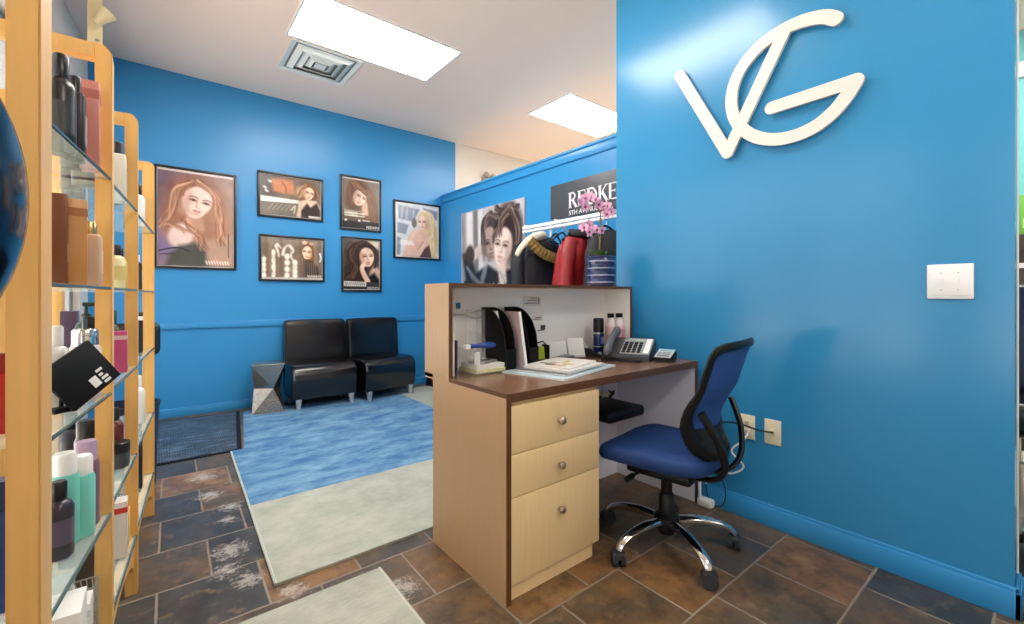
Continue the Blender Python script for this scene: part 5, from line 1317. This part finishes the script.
for z in (0.004, 0.05, 0.1, 0.15): MB().tube([(0.028 * a, 0.028 * b, z) for a, b in ((-1, -1), (1, -1), (1, 1), (-1, 1), (-1, -1))], 0.002, 5).build('wire_hoop', STEEL, wb)
wm = MB()
for k in range(6):
    o_ = -0.028 + 0.056 * k / 5
    wm.tube([(o_, -0.028, 0), (0.028, -0.028 + (o_ + .028) * 1.0, 0.15)], 0.0016, 5).tube([(0.028, o_, 0), (-0.028 + (o_ + .028), 0.028, 0.15)], 0.0016, 5)
wm.build('wire_mesh', STEEL, wb)
# behind the near post, seen at the very left edge
product('round', -0.232, 1.275, 2, 0.15, 0.030, (186, 34, 40), (150, 24, 30), 'red bottle at the left edge of the photo, behind the near post')
product('can', -0.226, 1.25, 1, 0.24, 0.028, (38, 72, 140), (30, 50, 110), 'blue can at the left edge on the fourth shelf, behind the near post')
product('tube', -0.226, 1.25, 0, 0.20, 0.030, (214, 130, 150), W_, 'pink tube at the left edge on the lowest shelf, behind the near post')
product('round', -0.224, 1.24, 3, 0.17, 0.026, (58, 52, 48), K, 'dark bottle at the left edge on the second shelf, behind the near post')
# second bay: between the second and the third post
product('square', -0.105, 2.03, 4, 0.205, 0.028, (226, 220, 206), K, 'cream bottle with black cap on the top shelf, behind the second post', (206, 196, 180))
product('round', -0.125, 2.10, 4, 0.235, 0.024, (34, 34, 36), K, 'black bottle on the top shelf, beside the third post')
product('round', -0.200, 1.88, 4, 0.20, 0.026, (70, 54, 44), K, 'brown bottle deep on the top shelf in the second bay')
product('round', -0.108, 2.035, 3, 0.15, 0.023, (228, 216, 166), K, 'pale yellow bottle with black cap on the second shelf, behind the second post', (206, 190, 120))
product('round', -0.105, 2.115, 3, 0.145, 0.021, (206, 190, 110), K, 'mustard bottle with black cap on the second shelf, beside the third post')
product('square', -0.205, 1.90, 3, 0.16, 0.028, (206, 200, 190), W_, 'off-white bottle deep on the second shelf in the second bay')
product('pump', -0.175, 1.93, 2, 0.24, 0.027, (44, 70, 44), (36, 58, 38), 'dark green pump bottle deep on the third shelf in the second bay')
product('round', -0.125, 2.09, 2, 0.21, 0.026, (52, 72, 42), (30, 40, 28), 'olive green bottle on the third shelf, beside the third post')
product('box', -0.098, 2.02, 2, 0.14, 0.026, (196, 74, 120), (226, 190, 200), 'magenta carton on the third shelf, behind the second post')
product('jar', -0.105, 2.03, 1, 0.085, 0.032, (62, 66, 72), K, 'dark grey jar on the fourth shelf, behind the second post')
product('round', -0.118, 2.105, 1, 0.19, 0.026, (90, 30, 34), K, 'dark red bottle on the fourth shelf, beside the third post')
product('box', -0.10, 2.03, 0, 0.19, 0.030, (216, 206, 198), (206, 60, 50), 'silvery carton with red band on the lowest shelf, behind the second post')
product('box', -0.098, 2.115, 0, 0.12, 0.030, (232, 196, 96), None, 'yellow carton on the lowest shelf, beside the third post')
for X_, Y_, s_, kd, h_, c1, c2, lab in (
    (-0.165, 1.80, 4, 'can', 0.21, (62, 50, 46), K, 'dark umber can deep on the top shelf, just past the second post'),
    (-0.215, 2.05, 4, 'round', 0.24, (40, 44, 50), 'chrome', 'slate bottle with chrome cap, deepest on the top shelf of the second bay'),
    (-0.180, 1.78, 3, 'box', 0.19, (150, 96, 60), None, 'rust coloured carton deep on the second shelf, just past the second post'),
    (-0.222, 2.07, 3, 'can', 0.2, (74, 62, 60), K, 'dark taupe can, deepest on the second shelf of the second bay'),
    (-0.155, 1.79, 2, 'round', 0.2, (54, 48, 50), K, 'charcoal bottle on the third shelf, just past the second post'),
    (-0.225, 2.06, 2, 'box', 0.21, (88, 70, 96), None, 'purple carton, deepest on the third shelf of the second bay'),
    (-0.160, 1.80, 1, 'can', 0.22, (110, 84, 104), K, 'plum can on the fourth shelf, just past the second post'),
    (-0.220, 2.04, 1, 'round', 0.2, (44, 44, 48), K, 'black bottle, deepest on the fourth shelf of the second bay'),
    (-0.165, 1.82, 0, 'box', 0.2, (70, 62, 58), None, 'dark grey carton on the lowest shelf, just past the second post'),
    (-0.225, 2.06, 0, 'can', 0.2, (52, 50, 56), K, 'black can, deepest on the lowest shelf of the second bay')):
    product(kd, X_, Y_, s_, h_, 0.029, c1, c2, lab)
# third bay: between the third and the last post
product('round', -0.068, 2.66, 4, 0.19, 0.026, (226, 226, 224), K, 'white bottle with black cap on the top shelf, nearest the back wall')
product('round', -0.100, 2.80, 4, 0.16, 0.026, (40, 42, 46), 'chrome', 'charcoal bottle with chrome cap on the top shelf, by the last post')
product('square', -0.075, 2.69, 3, 0.165, 0.026, (44, 40, 40), W_, 'black bottle with white cap on the second shelf, nearest the back wall', (214, 206, 200))
product('box', -0.07, 2.68, 2, 0.185, 0.028, (36, 34, 36), (230, 230, 230), 'black carton with white band on the third shelf, nearest the back wall')
product('round', -0.07, 2.66, 1, 0.22, 0.028, (224, 222, 216), W_, 'white bottle on the fourth shelf, nearest the back wall')
product('box', -0.075, 2.70, 0, 0.21, 0.032, (34, 28, 28), None, 'dark carton on the lowest shelf, nearest the back wall')

cs = thing('black_case', 'rounded black case fixed to the far end of the wooden shelving', 'case', (-0.09, 2.9597, 0.80))
MB().box((-0.10, 0.0, 0), (0.104, 0.10, 0.17), 0.03, seg=4).build('shell', mat('soft_black', srgb(26, 30, 44), 0.4), cs)
MB().box((-0.06, 0.098, 0.04), (0.06, 0.104, 0.12), 0.002).build('lid_seam', BLACK_M, cs)
bn = thing('waste_bin', 'tall dark navy waste bin at the far end of the wooden shelving', 'bin', (-0.125, 3.38, 0))
BIN = mat('navy_plastic', srgb(28, 40, 66), 0.4)
MB().lathe([(0.115, 0.0), (0.12, 0.004), (0.137, 0.47), (0.142, 0.472), (0.142, 0.49), (0.132, 0.49), (0.128, 0.44), (0.112, 0.02), (0.0, 0.02)], seg=32).build('body', BIN, bn)
pl = thing('floor_bin', 'black tapered bin on the floor behind the reception counter, under the blonde portrait', 'bin', (2.72, 4.82, 0))
MB().lathe([(0.17, 0), (0.175, 0.005), (0.12, 0.46), (0.125, 0.465), (0.125, 0.485), (0.11, 0.485), (0.155, 0.03), (0.0, 0.03)], seg=4).xf(Matrix.Rotation(math.pi / 4, 4, 'Z')).build('body', BLACK_M, pl)
MB().tube(spline([(-0.085, -0.085, 0.47), (-0.105, -0.105, 0.50), (-0.115, -0.10, 0.53)]), 0.012, 8).build('handle', BLACK_M, pl)

# beige spot lamp hanging near the storefront corner
sp = thing('ceiling_spotlight', 'beige spotlight on a flat drop arm at the ceiling corner above the shelving', 'spotlight', (-0.292, 3.6, CZ))
BEI = colour('beige_enamel', 206, 190, 150, 0.45)
MB().box((-0.028, -0.012, -0.56), (0.038, 0.0, 0.0), 0.003).build('drop_arm', BEI, sp)
MB().lathe([(0.03, -0.06), (0.04, -0.05), (0.045, 0.0), (0.085, 0.12), (0.088, 0.125), (0.08, 0.12), (0.035, 0.0), (0.0, -0.01)], seg=24).xf(Matrix.Translation((0.03, -0.05, -0.42)) @ Matrix.Scale(0.55, 4) @ Matrix.Rotation(math.radians(38), 4, 'Y') @ Matrix.Rotation(math.radians(10), 4, 'X')).build('lamp_head', BEI, sp)
MB().cyl((0.02, -0.03, -0.40), (0.02, 0.0, -0.40), 0.012).cyl((0.015, -0.016, -0.53), (0.015, -0.01, -0.53), 0.01).build('pivot', STEEL, sp)

# hooded hair dryer at the left edge
HD = (-0.2855, 0.50, 1.187); HR = 0.2065
hd = thing('hood_dryer', 'glossy dark blue-black hooded hair dryer cut by the left edge of the photo', 'hair dryer', (-0.42, 0.42, 0))
prof = [(HR * math.sin(a), -HR * math.cos(a)) for a in np.linspace(math.pi * 0.30, math.pi, 30)]
prof[-1] = (0.0005, HR); inner = [(max(0.0004, r - 0.008), z if i else z) for i, (r, z) in enumerate(prof)]; inner = [(r, z - 0.008 * max(0, z / HR)) for r, z in inner]
MB().lathe(inner[::-1] + prof, HD, seg=64, cap=False).build('hood', mat('glossy_midnight', srgb(12, 18, 32), 0.12, spec=0.15), hd, True)
MB().tube([(-0.42, 0.42, 0.06), (-0.42, 0.42, 0.98)], 0.016, 14).tube(spline([(-0.42, 0.42, 0.98), (-0.44, 0.41, 1.08), (-0.44, 0.41, 1.187)]), 0.014, 12).build('pole', CHROME, hd, True)
for k in range(5):
    a = math.radians(20 + 72 * k); MB().tube([(0, 0, 0.07), (0.10 * math.cos(a), 0.10 * math.sin(a), 0.055), (0.17 * math.cos(a), 0.17 * math.sin(a), 0.014)], [0.016, 0.013, 0.012], 8).build('leg', CHROME, hd)

# ------------------------------------------------------------------ the salon seen past the end of the logo wall
mt_ = tag(MB().box((0, 0, 0), (1.0, 0.9, 0.014), 0.006).build('salon_mat', BLACK_M, None, loc=(2.5, -0.30, 0.0)), 'black cushioned floor mat just past the end of the logo wall', 'mat')
sc = thing('salon_chair', 'black leather salon chair with tan arm, past the right end of the logo wall', 'salon chair', (3.22, 0.16, 0.0146))
MB().lathe([(0.27, 0), (0.27, 0.012), (0.24, 0.03), (0.05, 0.05)], seg=32).build('base', CHROME, sc)
MB().lathe([(0.045, 0.05), (0.045, 0.3), (0.03, 0.3), (0.03, 0.46)], seg=20).build('column', STEEL, sc)
MB().box((-0.25, -0.26, 0.46), (0.26, 0.26, 0.62), 0.05, seg=4).build('seat', LEATHER, sc)
MB().box((0.18, -0.25, 0.60), (0.28, 0.25, 1.16), 0.04, seg=4, M=Matrix.Translation((0.23, 0, 0.6)) @ Matrix.Rotation(0.14, 4, 'Y') @ Matrix.Translation((-0.23, 0, -0.6))).build('backrest', mat('dark_navy_leather', srgb(30, 34, 56), 0.25), sc)
for s in (-1, 1):
    MB().box((-0.22, s * 0.27 - 0.03, 0.56), (0.20, s * 0.27 + 0.03, 0.79), 0.02, seg=3).build('arm_panel', LEATHER, sc)
    MB().box((-0.24, s * 0.27 - 0.035, 0.79), (0.20, s * 0.27 + 0.035, 0.83), 0.014, seg=3).build('arm_rest', colour('tan_wood', 206, 164, 104, 0.4), sc)
su = thing('salon_cabinet', 'dark brown salon cabinet against the teal wall, past the logo wall', 'cabinet', (5.0, 0.3, 0))
DKB = mat('dark_brown_wood', srgb(66, 48, 38), 0.45, noise=0.15, nscale=10)
MB().box((-0.18, -0.7, 0.0), (0.17, 0.7, 1.44)).build('carcass', DKB, su)
for y in (-0.7, 0.0): MB().box((-0.2, y + 0.005, 0.06), (-0.18, y + 0.695, 1.30), 0.002).build('door', DKB, su)
MB().box((-0.2, -0.7, 1.31), (-0.18, 0.7, 1.345)).build('pale_strip', WHITE, su)
MB().box((-0.2, -0.71, 1.44), (0.17, 0.71, 1.55), 0.004).build('worktop', DKB, su)
o = thing('lotion_bottle', 'white bottle on the dark cabinet past the end of the logo wall', 'bottle', (4.93, 0.247, 1.5504))
MB().lathe([(0.028, 0), (0.032, .006), (0.032, 0.19), (0.018, 0.21)], seg=20).build('body', PAPER, o); MB().lathe([(0.016, 0.21), (0.016, 0.26)], seg=16).build('cap', PAPER, o)
o = thing('product_carton', 'bright green box beside the white bottle on the dark salon cabinet', 'box', (4.93, 0.155, 1.5504))
MB().box((-0.05, -0.05, 0), (0.05, 0.05, 0.29), 0.002).build('carton', colour('box_green', 112, 178, 62, 0.5), o)
MB().box((-0.0515, -0.035, 0.05), (-0.05, 0.035, 0.12)).build('paper_label', colour('box_label', 190, 220, 150, 0.5), o)
